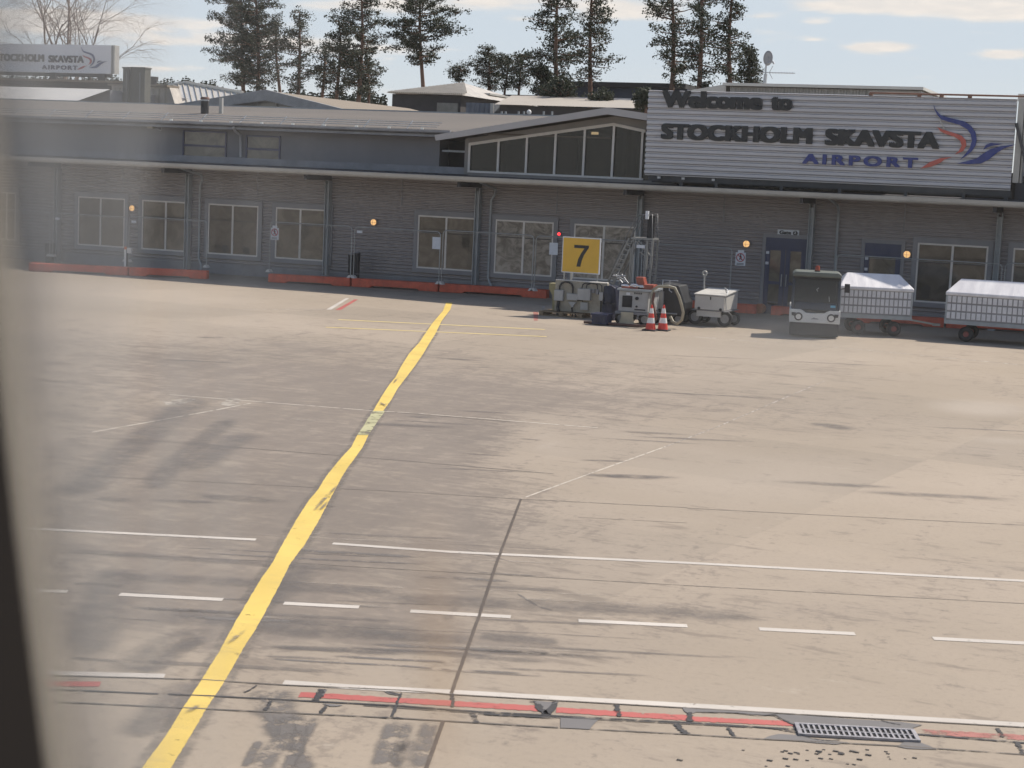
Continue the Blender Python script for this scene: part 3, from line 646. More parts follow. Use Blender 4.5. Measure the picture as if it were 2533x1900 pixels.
# flat roof and plant room behind the sign
MB().box((-17.0, .6, 4.15), (XR, 14, 4.6)).build('sign_roof', M_roof, T)
def vclad(x0, x1, z0, z1, y, pitch, amp):
    prof = []; x = x0
    while x < x1:
        for fx, d in ((0, 0), (.30, 0), (.5, 1), (.80, 1)):
            if x+fx*pitch < x1: prof.append((x+fx*pitch, y-d*amp))
        x += pitch
    prof.append((x1, y)); vs = []
    for xx, yy in prof: vs += [(xx, yy, z0), (xx, yy, z1)]
    m = MB(); m.add(vs, [(2*i, 2*i+2, 2*i+3, 2*i+1) for i in range(len(prof)-1)]); return m
a = W(1806, 213, 3.6); b = W(2149, 214, 3.6)
M_clad = mat('pale_cladding', (.34, .33, .31), .5, .1, .1, 1)
m = vclad(a.x, b.x, 4.6, a.z-.02, 3.6, .22, .04); m.box((a.x, 3.61, 4.6), (b.x, 10, a.z-.02)); m.build('plant_room', M_clad, T)
m = MB(); m.box((a.x-.2, 3.3, a.z), (b.x+1.9, 10.3, a.z+.10)); c = W(1700, 228, 3.6); m.prism([(c.x-1.2, c.z-.35), (a.x-.2, a.z-.35), (a.x-.2, a.z+.08), (c.x-1.2, c.z-.15)], 1, 3.8, 9.8)
m.build('plant_room_roof', M_lightroof, T)
MB().box((b.x+.02, 3.5, a.z-.50), (b.x+1.8, 9.5, a.z-.02)).build('plant_room_eave', M_clad, T)
m = vclad(W(1795, 456, .4).x, W(2080, 470, .4).x, 4.15, 4.75, .4, .16, .03); m.build('lower_cladding', mat('grey_vertical_clad', (.17, .17, .16), .6), T)
MB().box((W(2082, 470, .5).x, .55, 4.1), (XR, .6, 5.0)).build('lower_wall', M_dark, T)
# right hand block beyond the sign
xa = W(2524, 300, -.3).x
MB().box((xa, -.2, 4.15), (XR, 12, 7.2)).build('end_block', mat('end_block_dark', (.05, .055, .07), .6), T)
MB().box((xa-.1, -.6, 7.2), (XR, 12.4, 7.42)).build('end_block_roof', M_lightroof, T)
MB().box((xa, -.26, 4.9), (XR, -.21, 5.35)).build('end_block_band', mat('pale_band', (.36, .37, .38), .5), T)
# roof furniture on the terminal
def roofbox(name, pts, Y, depth, material, label, cat, extra=None):
    ps = XZ(pts, Y); x0 = min(p[0] for p in ps); x1 = max(p[0] for p in ps); z0 = min(p[1] for p in ps); z1 = max(p[1] for p in ps)
    return x0, x1, z0, z1
p = W(506.5, 271, 4.5); v = empty('roof_vent', (p.x, 4.5, rz(4.5)-.02), 0, 'short black roof vent with brick coloured cap on the brown roof', 'vent')
hh = W(506, 245, 4.5).z-rz(4.5); MB().tube([(0, 0, 0), (0, 0, hh)], .165, 16, True).build('flue', M_black, v); MB().tube([(0, 0, hh), (0, 0, hh+.05), (0, 0, hh+.10)], [.19, .19, .15], 16).build('cap', mat('brick_cap', (.16, .08, .06), .8), v)
MB().tube([(0, 0, hh-.06), (0, 0, hh)], .175, 16).build('collar', M_zinc, v)
p = W(547, 270, 4.8); MB().box((-.07, -.06, 0), (.07, .06, W(547, 242, 4.8).z-rz(4.8))).build('vent_post', M_gutter).location = (p.x, 4.8, rz(4.8)-.01)
o = bpy.data.objects['vent_post']; tag(o, 'pale square pipe standing beside the black roof vent', 'pipe')

p = W(1308, 291, 9.1); o = empty('roof_lamp', (p.x, 9.1, p.z-.3), 0, 'tiny white globe lamp on a short post behind the front roof', 'lamp'); MB().tube([(0, 0, 0), (0, 0, .45)], .03, 6).build('post', M_white, o); MB().sphere((0, 0, .52), .10, 10, 8).build('globe', M_conew, o)
# ------------------------------------------------------------------ welcome sign
YS = -1.0
S = empty('welcome_sign', (-11.5, YS, 4.4), 0, 'huge silver corrugated sign with dark Welcome to STOCKHOLM SKAVSTA AIRPORT lettering above the canopy', 'sign')
sx0, sx1, sz0, sz1 = -17.45, -5.58, 4.43, 7.24
def loc(mb, o=(11.5, -YS, -4.4)): mb.v = [(x+o[0], y+o[1], z+o[2]) for x, y, z in mb.v]; return mb
m = MB(); prof = []; z = sz0; pitch = .182; amp = .085
while z < sz1-1e-6:
    for fz, d in ((0, 0), (.14, 0), (.36, 1), (.82, 1)):
        zz = z+fz*pitch
        if zz < sz1: prof.append((zz, YS-d*amp))
    z += pitch
prof.append((sz1, YS)); vs = []
for zz, yy in prof: vs += [(sx0, yy, zz), (sx1, yy, zz)]
m.add(vs, [(2*i, 2*i+1, 2*i+3, 2*i+2) for i in range(len(prof)-1)])
m.box((sx0, YS+.003, sz0), (sx1, YS+.03, sz1)); loc(m).build('sign_panel', M_signpanel, S)
m = MB(); m.box((sx1+.04, YS-.02, sz0+.25), (sx1+.22, YS+.35, sz1)); m.box((sx1+.24, YS+.1, sz0+.25), (sx1+.30, YS+.5, sz1-.05)); loc(m).build('end_post', M_gutter, S)
m = MB(); m.bar((sx1+.03, YS-.12, 6.5), (sx1+.75, YS-.12, 4.2), .09); m.bar((sx1+.75, YS-.12, 4.2), (sx1+.75, YS+.5, 4.2), .09); loc(m).build('brace', mat('dark_brace', (.05, .05, .055), .5), S)
m = MB(); m.box((sx0+.1, YS+.10, 4.25), (sx1, YS+.22, 4.42)); m.box((sx0+.1, YS+.5, 4.2), (sx1, YS+.6, 4.4))
for x in (-16.2, -15.0, -12.8, -10.9, -8.8, -7.0, -5.7): m.box((x-.05, YS+.10, 4.02), (x+.05, YS+.22, 4.25)); m.box((x-.05, YS+.23, 4.26), (x+.05, YS+1.3, 4.36))
loc(m).build('support_frame', mat('support_dark', (.06, .065, .07), .6, .2), S)
m = MB()
for x in (1630, 1690, 1765): p = W(x, 438, YS); m.box((p.x-.05, YS-.02, 4.33), (p.x+.05, YS+.05, 4.40))
loc(m).build('bracket', M_white, S)
# lettering
mb = MB(); ye = YS-amp-.055
def word(body, xl, xr, base_px, top_px, bold=.035, mbb=None, spacing=1.0, Y=None):
    Y = ye if Y is None else Y
    a = W(xl, base_px[0], Y); b = W(xr, base_px[1], Y); c = W(xl, top_px, Y)
    put_text(mbb, body, (a.x, Y, (a.z+b.z)/2), b.x-a.x, c.z-a.z, extrude=.05, bold=bold, spacing=spacing)
word('Welcome', 1636, 1885, (264.5, 272.5), 220, .10, mb); word('to', 1904, 1959, (272.5, 273.5), 229, .10, mb)
word('STOCKHOLM', 1634, 2008, (343, 357.5), 302, .11, mb, 1.06); word('SKAVSTA', 2039, 2323, (359, 368.5), 316, .11, mb, 1.02)
loc(mb).build('lettering', M_lettering, S)
mb = MB(); word('AIRPORT', 1984, 2269, (405, 416), 378.5, .09, mb, 1.35); loc(mb).build('lettering', M_lblue, S)
q6 = lambda pts: [(2033+x/4.424, 200+y/4.424) for x, y in pts]
EMB_BLUE = [q6([(1222,260),(1245,320),(1300,375),(1370,398),(1440,415),(1560,445),(1630,490),(1680,560),(1695,640),(1680,710),(1640,770),(1580,820),(1510,865),(1570,800),(1615,740),(1640,660),(1632,590),(1590,530),(1500,480),(1390,450),(1310,425),(1260,370),(1232,310)]),
  q6([(1480,905),(1600,875),(1690,850),(1760,800),(1850,745),(1960,715),(2120,698),(1990,740),(1900,800),(1830,860),(1740,905),(1600,912)]),
  q6([(1765,755),(1795,700),(1850,680),(1980,690),(1900,705),(1850,715),(1800,735)])]
EMB_RED = [q6([(1262,505),(1330,535),(1430,565),(1530,600),(1575,650),(1580,710),(1545,770),(1455,805),(1500,765),(1530,710),(1512,655),(1450,612),(1350,580),(1300,555)]),
  q6([(1075,962),(1180,890),(1300,845),(1425,833),(1340,862),(1290,900),(1200,938)])]
def emblem(polys, Y, f=lambda p: p):
    mb = MB()
    for q in polys: mb.prism(list(reversed([(W(*f(p), Y).x, W(*f(p), Y).z) for p in q])), 1, Y, Y+.04)
    return mb
loc(emblem(EMB_BLUE, ye)).build('emblem', M_lblue, S); loc(emblem(EMB_RED, ye)).build('emblem', M_lred, S)
m = MB(); a = W(*q6([(1280, 410)])[0], ye-.01); b = W(*q6([(1345, 532)])[0], ye-.01); m.bar((a.x, a.y, a.z), (b.x, b.y, b.z), .03); loc(m).build('rod', M_gutter, S)
m = MB(); a = W(2152, 232, YS); m.tube([(a.x, YS-.03, sz1+.08), (sx1+.2, YS-.03, sz1+.08)], .03, 8)
for x in (2155, 2275, 2330, 2400): p = W(x, 235, YS); m.box((p.x-.06, YS-.08, sz1+.0), (p.x+.06, YS+.02, sz1+.07))
loc(m).build('cable_tube', mat('rust_brown', (.22, .11, .07), .6), S)

# satellite dish and antenna
p = W(1893, 207, 5.0); D = empty('satellite_dish', (p.x, 5.0, 7.2), 0, 'satellite dish on a mast with thin rod aerial on the plant room roof', 'satellite dish')
def dl(x, y, dy=0): q = W(x, y, 5.0); return (q.x-p.x, dy, q.z-7.2)
m = MB(); m.tube([dl(1891, 212), dl(1894, 183)], .065, 10); m.tube([dl(1894, 183), dl(1895.5, 152)], .03, 8); m.build('mast', M_zinc, D)
m = MB(); c = dl(1902, 144.7, -.12)
vs = []; nn = 20
for rr_, dd in ((0, .07), (.5, .05), (1, 0)):
    for j in range(nn): t = 2*PI*j/nn; vs.append((c[0]+rr_*.20*math.cos(t)+dd*.5, c[1]+dd-rr_*math.cos(t)*.12, c[2]+rr_*.27*math.sin(t)))
m.add(vs, [(k*nn+j, k*nn+(j+1) % nn, (k+1)*nn+(j+1) % nn, (k+1)*nn+j) for k in range(2) for j in range(nn)], True)
o = m.build('dish', mat('dish_grey', (.30, .30, .31), .6), D); sd = o.modifiers.new('s', 'SOLIDIFY'); sd.thickness = .02
m = MB(); m.tube([dl(1901, 157, -.15), dl(1921, 158, -.5)], .014, 6); m.tube([dl(1919, 154, -.5), dl(1923, 161, -.5)], .035, 8); m.build('feed_arm', M_zinc, D)
m = MB(); m.tube([dl(1873, 178.8), dl(1967, 181.4)], .016, 6); m.tube([dl(1912, 163), dl(1903, 180), dl(1911, 195)], .012, 6); m.tube([dl(1893, 172), dl(1880, 190)], .006, 5)
for k in range(9): x = 1905+k*7; m.tube([dl(x, 178), dl(x, 183.5)], .007, 4)
m.build('aerial', M_zinc, D)

# ------------------------------------------------------------------ wall lamps and signs
lampproto = None
for i, (x, y, lab) in enumerate(((327, 515, 'round glowing wall lamp between the first two white framed windows, above the white bollard'), (924.5, 549.8, 'round glowing wall lamp on the bare wall left of the guide line'), (1846.5, 603.5, 'round glowing wall lamp above the no walking sign beside the gate sign'), (2243.6, 629.4, 'round glowing wall lamp right of the single blue door'))):
    p = W(x, y, -.12)
    if lampproto is None:
        lampproto = empty('wall_lamp'); m = MB().disc((0, .04, 0), .125, 1, .05, 20); m.build('base', M_trim, lampproto)
        MB().sphere((0, -.02, 0), .11, 16, 10, (1, .7, 1)).build('lamp_globe', M_lamp, lampproto)
        m = MB(); m.ring((0, -.02, 0), .115, .006, 1, 20, 5); m.tube([(-.112, -.03, -.01), (-.08, -.09, -.01), (0, -.112, -.01), (.08, -.09, -.01), (.112, -.03, -.01)], .006, 5); m.tube([(0, -.03, -.112), (0, -.09, -.07), (0, -.112, 0), (0, -.09, .07), (0, -.03, .112)], .006, 5); m.build('guard', M_steel, lampproto)
        o = lampproto
    else: o = copy_tree(lampproto)
    o.location = (p.x, -.12, p.z); tag(o, lab, 'wall lamp', 'round lamps along the terminal wall')
p = W(1383, 579, -.1); o = empty('signal_lamp', (p.x, -.1, p.z), 0, 'small red signal lamp on the wall left of the yellow 7 board', 'signal lamp')
MB().box((-.07, .0, -.08), (.07, .09, .08)).build('housing', M_trim, o); MB().sphere((0, -.01, 0), .055, 12, 8).build('lens', mat('red_glow', (.8, .03, .03), .4, emit=(1, .04, .05), estr=1.6), o)
# gate sign
a = W(1924, 567.5, -.08); b = W(1976, 585, -.08); gs = empty('gate_sign', (a.x, -.08, b.z), 0, 'small white Gate 2 sign on the dark wall above the double blue door', 'sign')
w_, h_ = b.x-a.x, a.z-b.z; MB().box((0, 0, 0), (w_, .03, h_)).build('board', M_paper, gs)
mb = MB(); put_text(mb, 'Gate', (.06, -.006, .045), w_*.56, h_*.66, extrude=.004, bold=.09); mb.disc((w_*.83, -.003, h_/2), h_*.42, 1, .004, 20); mb.build('lettering', M_lettering, gs)
mb = MB(); put_text(mb, '2', (w_*.78, -.012, .075), h_*.30, h_*.44, extrude=.003, bold=.05); mb.build('lettering', M_paper, gs)
def nowalk(x0, y0, x1, y1, Y, label):
    a = W(x0, y0, Y); b = W(x1, y1, Y); s = empty('prohibition_sign', (a.x, Y, b.z), 0, label, 'sign', 'no walking signs'); w, h = b.x-a.x, a.z-b.z
    m = MB().box((0, 0, 0), (w, .015, h)); m.box((w*.2, 0, h), (w*.8, .015, h*1.18)); m.build('board', M_paper, s)
    m = MB(); m.ring((w/2, -.004, h*.62), w*.38, w*.045, 1, 22, 5); m.bar((w*.24, -.008, h*.62+w*.27), (w*.76, -.008, h*.62-w*.27), .008, w*.07); m.build('red_ring', mat('sign_red', (.40, .05, .06), .5), s)
    m = MB(); m.bar((w*.5, -.003, h*.80), (w*.48, -.003, h*.60), .004, w*.13); m.bar((w*.48, -.003, h*.62), (w*.60, -.003, h*.44), .004, w*.07); m.bar((w*.48, -.003, h*.62), (w*.38, -.003, h*.44), .004, w*.07); m.bar((w*.5, -.003, h*.74), (w*.64, -.003, h*.62), .004, w*.06); m.disc((w*.51, -.003, h*.85), w*.055, 1, .004, 10)
    for k in range(2): m.box((w*.15, -.004, h*(.06+.09*k)), (w*.85, .0, h*(.10+.09*k)))
    m.build('pictogram', M_lettering, s)
nowalk(670, 563, 688.6, 594, -1.25, 'white no walking sign with red ring on the fence beside the fourth window')
nowalk(1820, 624, 1843, 658, -1.25, 'white no walking sign with red ring on the fence left of the double blue door')

# ------------------------------------------------------------------ barriers and fence
def barrier(xa, ya, xb, yb, label, d=.42, h=.30):
    A, B = G(xa, ya), G(xb, yb); c = (A+B)/2; v = B-A; Lb = v.length
    o = empty('barrier_block', (c.x, c.y, 0), math.atan2(v.y, v.x), label, 'barrier', 'low red barrier blocks along the wall')
    m = MB(); n0, n1 = -Lb*.26, Lb*.26; e = .012
    m.prism([(-Lb/2+e, 0), (n0-.08, 0), (n0, .06), (n1, .06), (n1+.08, 0), (Lb/2-e, 0), (Lb/2-e, h), (-Lb/2+e, h)], 1, 0, d)
    m.build('block', M_barrier, o, .02)
    return o
bl = ['leftmost red barrier block, hazy at the window edge', 'red barrier block behind the white bollard', 'red barrier block under the no walking sign by the fourth window', 'red barrier block in front of the wall lamp with dark bin behind', 'red barrier block with flaking paint left of the yellow 7 board', 'red barrier block between the white box trailer and the double blue door', 'red barrier block half hidden behind the tow tractor', 'red barrier block seen between the two baggage carts', 'red barrier block behind the wheels of the right baggage cart']
BB = [(70, 671, 316, 682), (318, 682, 512, 691), (662, 698, 866, 709), (868, 709, 1083, 722), (1085, 722, 1352, 739), (1640, 762, 1870, 777), (1905, 779, 2030, 789), (2100, 797, 2335, 811), (2338, 811, 2600, 828)]
for b_, l_ in zip(BB, bl): barrier(*b_, l_)
# orange drum by the door
p = G(1875.6, 776); o = empty('cable_drum', (p.x, p.y, 0), -.2, 'round orange drum end lying beside the double blue door', 'drum')
MB().tube([(0, 0, .17), (0, .45, .17)], .165, 20).build('drum', mat('orange_drum', (.40, .13, .05), .6), o); MB().tube([(-.16, .5, .16), (.35, .55, .16), (.6, .5, .2)], .10, 8).build('hose', M_barrier, o)
YF = -1.35
M_fence = mat('fence_tube', (.33, .34, .34), .45, .5, .1, 6)
def fence(xl, xr, ytop_l, ytop_r, label, gate=True):
    A = W(xl, ytop_l, YF); B = W(xr, ytop_r, YF); w = B.x-A.x; h = (A.z+B.z)/2; z0 = .30
    o = empty('mesh_fence', (A.x, YF, 0), 0, label, 'fence panel', 'temporary tube fence panels along the wall')
    m = MB(); r = .12; m.tube([(0, 0, z0), (0, 0, h-r), (r*.3, 0, h-r*.3), (r, 0, h), (w-r, 0, h), (w-r*.3, 0, h-r*.3), (w, 0, h-r), (w, 0, z0)], .019, 6); m.build('tube_frame', M_fence, o)
    for x in (0, w): MB().prism([(x-.10, z0), (x+.10, z0), (x+.02, z0+.10), (x-.02, z0+.10)], 1, -.12, .12).build('foot', M_white, o)
    m = MB()
    for t in (.985, .02): m.tube([(.05, 0, z0+.12+(h-z0-.15)*t), (w-.05, 0, z0+.12+(h-z0-.15)*t)], .006, 5)
    m.build('cross_wire', M_fence, o)
fl_ = ['fence panel at the left end, behind the window haze', 'fence panel in front of the leftmost windows', 'fence panel between the white bollard and the fence gap', 'fence panel carrying the no walking sign by the fourth window', 'fence panel crossing the bare wall with the lamp', 'fence panel crossing the white sheet and the guide line axis', 'fence panel behind the yellow 7 board', 'fence panel behind the white box trailer', 'fence panel behind the tow tractor and first cart', 'fence panel at the far right end']
for (a, b, c, d), l_ in zip(((-120, 124, 512, 524), (132, 313, 526, 538), (320, 513, 538, 544), (669, 871, 549, 560), (878, 1090, 562, 573), (1097, 1321, 570, 582), (1327, 1590, 584, 598), (1596, 1811, 600, 616), (2071, 2480, 633, 650), (2488, 2700, 651, 662)), fl_): fence(a, b, c, d, l_)
for i, (x0, y0, x1, y1, lab) in enumerate(((136, 537.5, 147, 544, 'tiny white plate on the fence left of the first full window'), (325, 545, 336, 552, 'tiny white plate on the fence joint above the white bollard'), (883, 570, 896, 577, 'tiny white plate on the fence joint above the dark bin'))):
    a = W(x0, y0, YF-.03); b = W(x1, y1, YF-.03); o = MB().box((-(b.x-a.x)/2, 0, -.045), ((b.x-a.x)/2, .012, .045)).build('fence_plate', M_paper); o.location = ((a.x+b.x)/2, YF-.03, (a.z+b.z)/2); tag(o, lab, 'plate', 'small white plates on the fence')
for x0, y0, x1, y1, lab in ((1070, 586, 1089, 617, 'white paper sheet on the fence left of the guide line end'), (1359.5, 600, 1379, 631, 'white paper sheet on the fence left of the yellow 7 board')):
    a = W(x0, y0, YF-.03); b = W(x1, y1, YF-.03); o = MB().box((0, 0, 0), (b.x-a.x, .008, a.z-b.z)).build('paper_sheet', M_paper); o.location = (a.x, YF-.03, b.z); tag(o, lab, 'notice', 'paper notices on the fence')
# bins
for (xa, xb, ya, lab) in ((862.5, 874, 626, 'dark bin standing left beneath the bare wall behind the fence'), (876, 889.5, 622, 'slightly taller dark bin right beside the other one behind the fence'), (113, 133, 598, 'dark bin behind the hazy left fence joint')):
    a = W(xa, ya, -.75); b = W(xb, ya+45, -.75); w = b.x-a.x; o = empty('waste_bin', ((a.x+b.x)/2, -.75, 0), 0, lab, 'bin', 'dark bins behind the fence')
    MB().tube([(0, 0, .0), (0, 0, a.z-.05)], [w*.42, w*.5], 14).build('body', M_black, o); MB().tube([(0, 0, a.z-.05), (0, 0, a.z)], [w*.54, w*.42], 14).build('lid', M_trim, o)
# white bollard
p = G(316, 676); o = empty('bollard', (p.x, p.y-.1, 0), 0, 'white marker bollard with orange tip and black rubber foot before the barriers', 'bollard')
MB().box((-.30, -.2, 0), (.30, .2, .07)).build('rubber_foot', M_black, o, .02); h_ = .98; MB().box((-.085, -.03, .07), (.0, .03, h_-.1)).build('post', M_conew, o); MB().box((-.085, -.031, h_-.1), (.0, .031, h_)).build('tip', mat('orange_tip', (.6, .16, .05), .5), o)
MB().box((.0, -.02, .02), (.06, .02, h_-.1)).build('rail', M_black, o); MB().box((.05, -.05, .75), (.22, .04, .95)).build('plate', M_white, o)

# ------------------------------------------------------------------ stand 7 board and ground equipment
YB = G(1400, 797).y
B7 = G(1436, 784); B7Y = B7.y
s7 = empty('stand_sign', (W(1436, 700, B7Y).x, B7Y, 0), 0, 'yellow board with black 7 on thin posts above the electrical wall', 'sign')
def l7(x, y): q = W(x, y, B7Y); return (q.x-s7.location.x, q.z)
a, b = l7(1393, 585), l7(1484, 678); z1, z0 = (l7(1393, 585)[1]+l7(1487, 590)[1])/2, (l7(1390, 674.5)[1]+l7(1483.5, 678.5)[1])/2
x0, x1 = a[0], l7(1485, 630)[0]
MB().box((x0, -.02, z0), (x1, .02, z1)).build('board', M_paper, s7)
MB().box((x0+.03, -.024, z0+.03), (x1-.03, -.021, z1-.03)).build('yellow_face', M_yellow, s7)
mb = MB(); c7 = l7(1419, 659); t7 = l7(1459, 607); w7 = t7[0]-l7(1420, 607)[0]
mb.prism(list(reversed([(x0+(x1-x0)*u, z0+(z1-z0)*v) for u, v in ((.315, .785), (.315, .70), (.585, .70), (.50, .55), (.435, .40), (.395, .185), (.50, .185), (.525, .34), (.575, .50), (.65, .64), (.70, .72), (.70, .785))])), 1, -.029, -.0245); mb.build('numeral', M_lettering, s7)
m = MB()
for u in (.06, .94): m.tube([(x0+(x1-x0)*u, .05, .5), (x0+(x1-x0)*u, .05, z0+.2)], .022, 8)
m.box((x0+(x1-x0)*.22, .04, .4), (x0+(x1-x0)*.27, .08, z0+.1)); m.build('post', M_gutter, s7)
# electrical wall
EW = empty('service_wall', (W(1436, 700, B7Y).x, B7Y-.35, 0), 0, 'beige concrete service wall on a wooden pallet with grey electrical boxes and cables', 'service wall')
YE = B7Y-.35
def le(x, y, Y=YE): q = W(x, y, Y); return (q.x-EW.location.x, q.z)
r1 = lambda x, y: (1300+x/4.88, 500+y/4.88)
a = le(*r1(362, 955)); b = le(*r1(968, 1350)); zt = (le(*r1(362, 950))[1]+le(*r1(968, 972))[1])/2
MB().box((a[0], 0, .16), (b[0], .18, zt)).build('slab', M_concrete, EW, .01)
m = MB(); n = 26
for i in range(n): x = a[0]+(b[0]-a[0])*(i+.1)/n; m.box((x, -.01, zt), (x+(b[0]-a[0])/n*.6, .19, zt+.025))
m.build('edging', M_conew, EW)
c = le(*r1(255, 1040)); d = le(*r1(355, 1370)); mm = mat('ochre_concrete', (.30, .27, .15), .9, 0, .2, 4, dirt=.3)
MB().prism([(c[0], .98), (c[0], .80), (c[0]+.12, .62), (c[0]+.14, .14), (a[0]+.1, .14), (a[0]+.1, .98)], 1, .2, .55).build('wing_block', mm, EW)
m = MB(); e = le(*r1(195, 1400)); g = le(*r1(722, 1400))
for yy in (-.25, .1, .45): m.box((e[0], yy, .12), (g[0], yy+.10, .15)); m.box((e[0], yy, 0), (g[0], yy+.10, .03))
for t in (0, .45, .88): m.box((e[0]+(g[0]-e[0])*t, -.25, .03), (e[0]+(g[0]-e[0])*t+.14, .55, .12))
m.build('pallet', M_wood, EW)
def ebox(x0, y0, x1, y1, dep=.14, mt=M_box, nm='cabinet'):
    a = le(*r1(x0, y0)); b = le(*r1(x1, y1)); return MB().box((a[0], -dep, b[1]), (b[0], -.003, a[1])).build(nm, mt, EW, .012)
ebox(365, 1055, 465, 1192); ebox(510, 1100, 638, 1188, .10); ebox(650, 1040, 795, 1188, .16); ebox(672, 1205, 757, 1305, .08); ebox(806, 1048, 840, 1102, .07, M_trim, 'socket'); ebox(856, 1050, 888, 1116, .07, M_trim, 'socket'); ebox(900, 1085, 944, 1190, .1)
m = MB()
def arc(pts, r=.022):
    P = []
    for x, y in pts: q = le(*r1(x, y)); P.append((q[0], -.07, q[1]))
    m.tube(P, r, 7)
arc([(420, 1055), (425, 1010), (450, 975), (490, 962), (530, 965), (565, 990), (582, 1030), (578, 1100)], .028)
arc([(690, 1040), (700, 995), (730, 978), (780, 978), (850, 982), (875, 1000), (878, 1050)], .016); arc([(742, 1040), (748, 1000), (790, 985)], .016); arc([(820, 985), (900, 985), (930, 1010), (932, 1085)], .016)
arc([(410, 1192), (400, 1260), (405, 1330), (380, 1400), (378, 1450)], .05); arc([(568, 1270), (575, 1340), (610, 1330), (618, 1440)], .025); arc([(575, 1340), (570, 1450)], .022); arc([(918, 1190), (915, 1340)], .02); arc([(640, 1120), (640, 1190), (700, 1190), (700, 1205)], .012)
m.build('cable', M_black, EW)
MB().prism([(le(*r1(525, 1195))[0], le(*r1(525, 1200))[1]), (le(*r1(620, 1195))[0], le(*r1(525, 1200))[1]), (le(*r1(575, 1270))[0], le(*r1(575, 1270))[1])], 1, -.09, -.004).build('funnel', M_box, EW)
# blue tarp stack and crate
a = W(*r1(965, 1012), B7Y-.1); b = W(*r1(1118, 1345), B7Y-.1)
o = empty('tarpaulin_stack', ((a.x+b.x)/2, B7Y-.1, 0), 0, 'tall stack wrapped in dark blue tarpaulin between service wall and power unit', 'tarpaulin stack')
w = (b.x-a.x)/2; rnd = random.Random(4); m = MB(); n = 24; rows = []
for k in range(9):
    z = a.z*k/8.
    for j in range(n):
        t = 2*PI*j/n; q = 1+.10*math.sin(5*t+k*.7)+rnd.uniform(-.03, .03); ex = abs(math.cos(t))**.45*math.copysign(1, math.cos(t)); ey = abs(math.sin(t))**.45*math.copysign(1, math.sin(t))
        rows.append((ex*w*q*(1-.02*k), ey*.35*q, z+(.04*math.sin(3*t) if k == 8 else 0)))
m.add(rows, [(k*n+j, k*n+(j+1) % n, (k+1)*n+(j+1) % n, (k+1)*n+j) for k in range(8) for j in range(n)], True); m.add(rows[8*n:], [tuple(range(n))]); m.build('tarpaulin', M_bluetarp, o)
m = MB(); m.tube([(-w*1.05, -.36, a.z*.5), (0, -.40, a.z*.52), (w*1.05, -.36, a.z*.5)], .012, 5); m.build('strap', M_black, o)
a = W(*r1(830, 1335), YB); b = W(*r1(1000, 1478), YB)
o = empty('blue_crate', ((a.x+b.x)/2, YB, 0), 0, 'low dark blue plastic crate at the foot of the tarpaulin stack', 'crate'); w = (b.x-a.x)/2
m = MB(); m.box((-w, -.2, .03), (w, .3, a.z-.02)); m.box((-w-.03, -.23, a.z-.06), (w+.03, .33, a.z)); m.build('crate_body', mat('crate_blue', (.025, .03, .07), .5), o, .01); m = MB()
for i in range(5): m.box((-w*.8+i*w*.36, -.215, .08), (-w*.8+i*w*.36+.05, -.202, a.z-.1))
m.build('rib', M_bluetarp, o)
# ground power unit
YP = G(1560, 806).y; a = W(*r1(1133, 1062), YP); b = W(*r1(1470, 1350), YP)
g1 = empty('power_unit', ((a.x+b.x)/2, YP, 0), .06, 'boxy grey ground power unit cart with gauge window and reddish clutter on top', 'ground power unit'); w = (b.x-a.x)/2; zb = b.z+.02; zt = a.z
MB().box((-w, 0, zb), (w, 1.3, zt)).build('body', M_box, g1, .03); MB().box((-w-.05, -.06, zt+.002), (w+.1, 1.36, zt+.06)).build('top_plate', M_steel, g1); MB().box((-w-.08, -.05, zb-.07), (w+.02, 1.3, zb-.002)).build('chassis', M_trim, g1)
kx = lambda u: -w+2*w*u; kz = lambda v: zb+(zt-zb)*v
MB().box((kx(.13), -.02, kz(.22)), (kx(.46), -.003, kz(.76))).build('gauge_window', M_dark, g1); MB().box((kx(.25), -.018, kz(.80)), (kx(.38), -.003, kz(.92))).build('plate', M_paper, g1)
m = MB(); m.disc((kx(.62), -.02, kz(.66)), .05, 1, .05, 14); m.disc((kx(.62), -.02, kz(.28)), .03, 1, .05, 12)
for i in range(4): m.box((kx(.52+i*.07), -.012, kz(.86)), (kx(.56+i*.07), -.003, kz(.94)))
m.box((kx(.55), -.012, kz(.10)), (kx(.92), -.003, kz(.16))); m.build('switch', M_black, g1)
def wheel(parent, x, y, r, wdt=.14, rim=(.3, .3, .3), rimname='grey_rim'):
    o = MB().ring((x, y, r), r*.74, r*.26, 1, 24, 8).build('wheel', M_black, parent); o.scale = (1, 1, 1)
    m = MB(); m.disc((x, y, r), r*.62, 1, wdt*.5, 18); m.disc((x, y, r), r*.2, 1, wdt*.8, 10); m.build('rim', mat(rimname, rim, .5, .2, .2, 8), o)
    return o
for x in (-w*.85, w*.75): wheel(g1, x, .15, .20); wheel(g1, x, 1.2, .20)
m = MB(); ux = W(*r1(1160, 1400), YP).x-g1.location.x; m.prism([(ux-.05, .06), (ux+.42, .06), (ux+.38, .25), (ux+.38, .40), (ux, .40), (ux+.02, .25)], 1, -.12, -.10); m.build('mud_flap', mat('cream_flap', (.48, .42, .30), .6), g1)
mr = mat('red_brown_plastic', (.28, .07, .045), .4, 0, .2, 5); ms = mat('shiny_scrap', (.8, .75, .7), .15, .9, .1, 5)
m = MB(); m.prism([(.05, zt+.06), (.30, zt+.06), (.20, zt+.40), (-.02, zt+.40)], 1, .2, .55); m.box((.24, .1, zt+.062), (.55, .6, zt+.20)); m.box((-w*.9, .05, zt+.062), (.1, .7, zt+.10)); m.build('red_cover', mr, g1, .01)
m = MB(); rnd = random.Random(9)
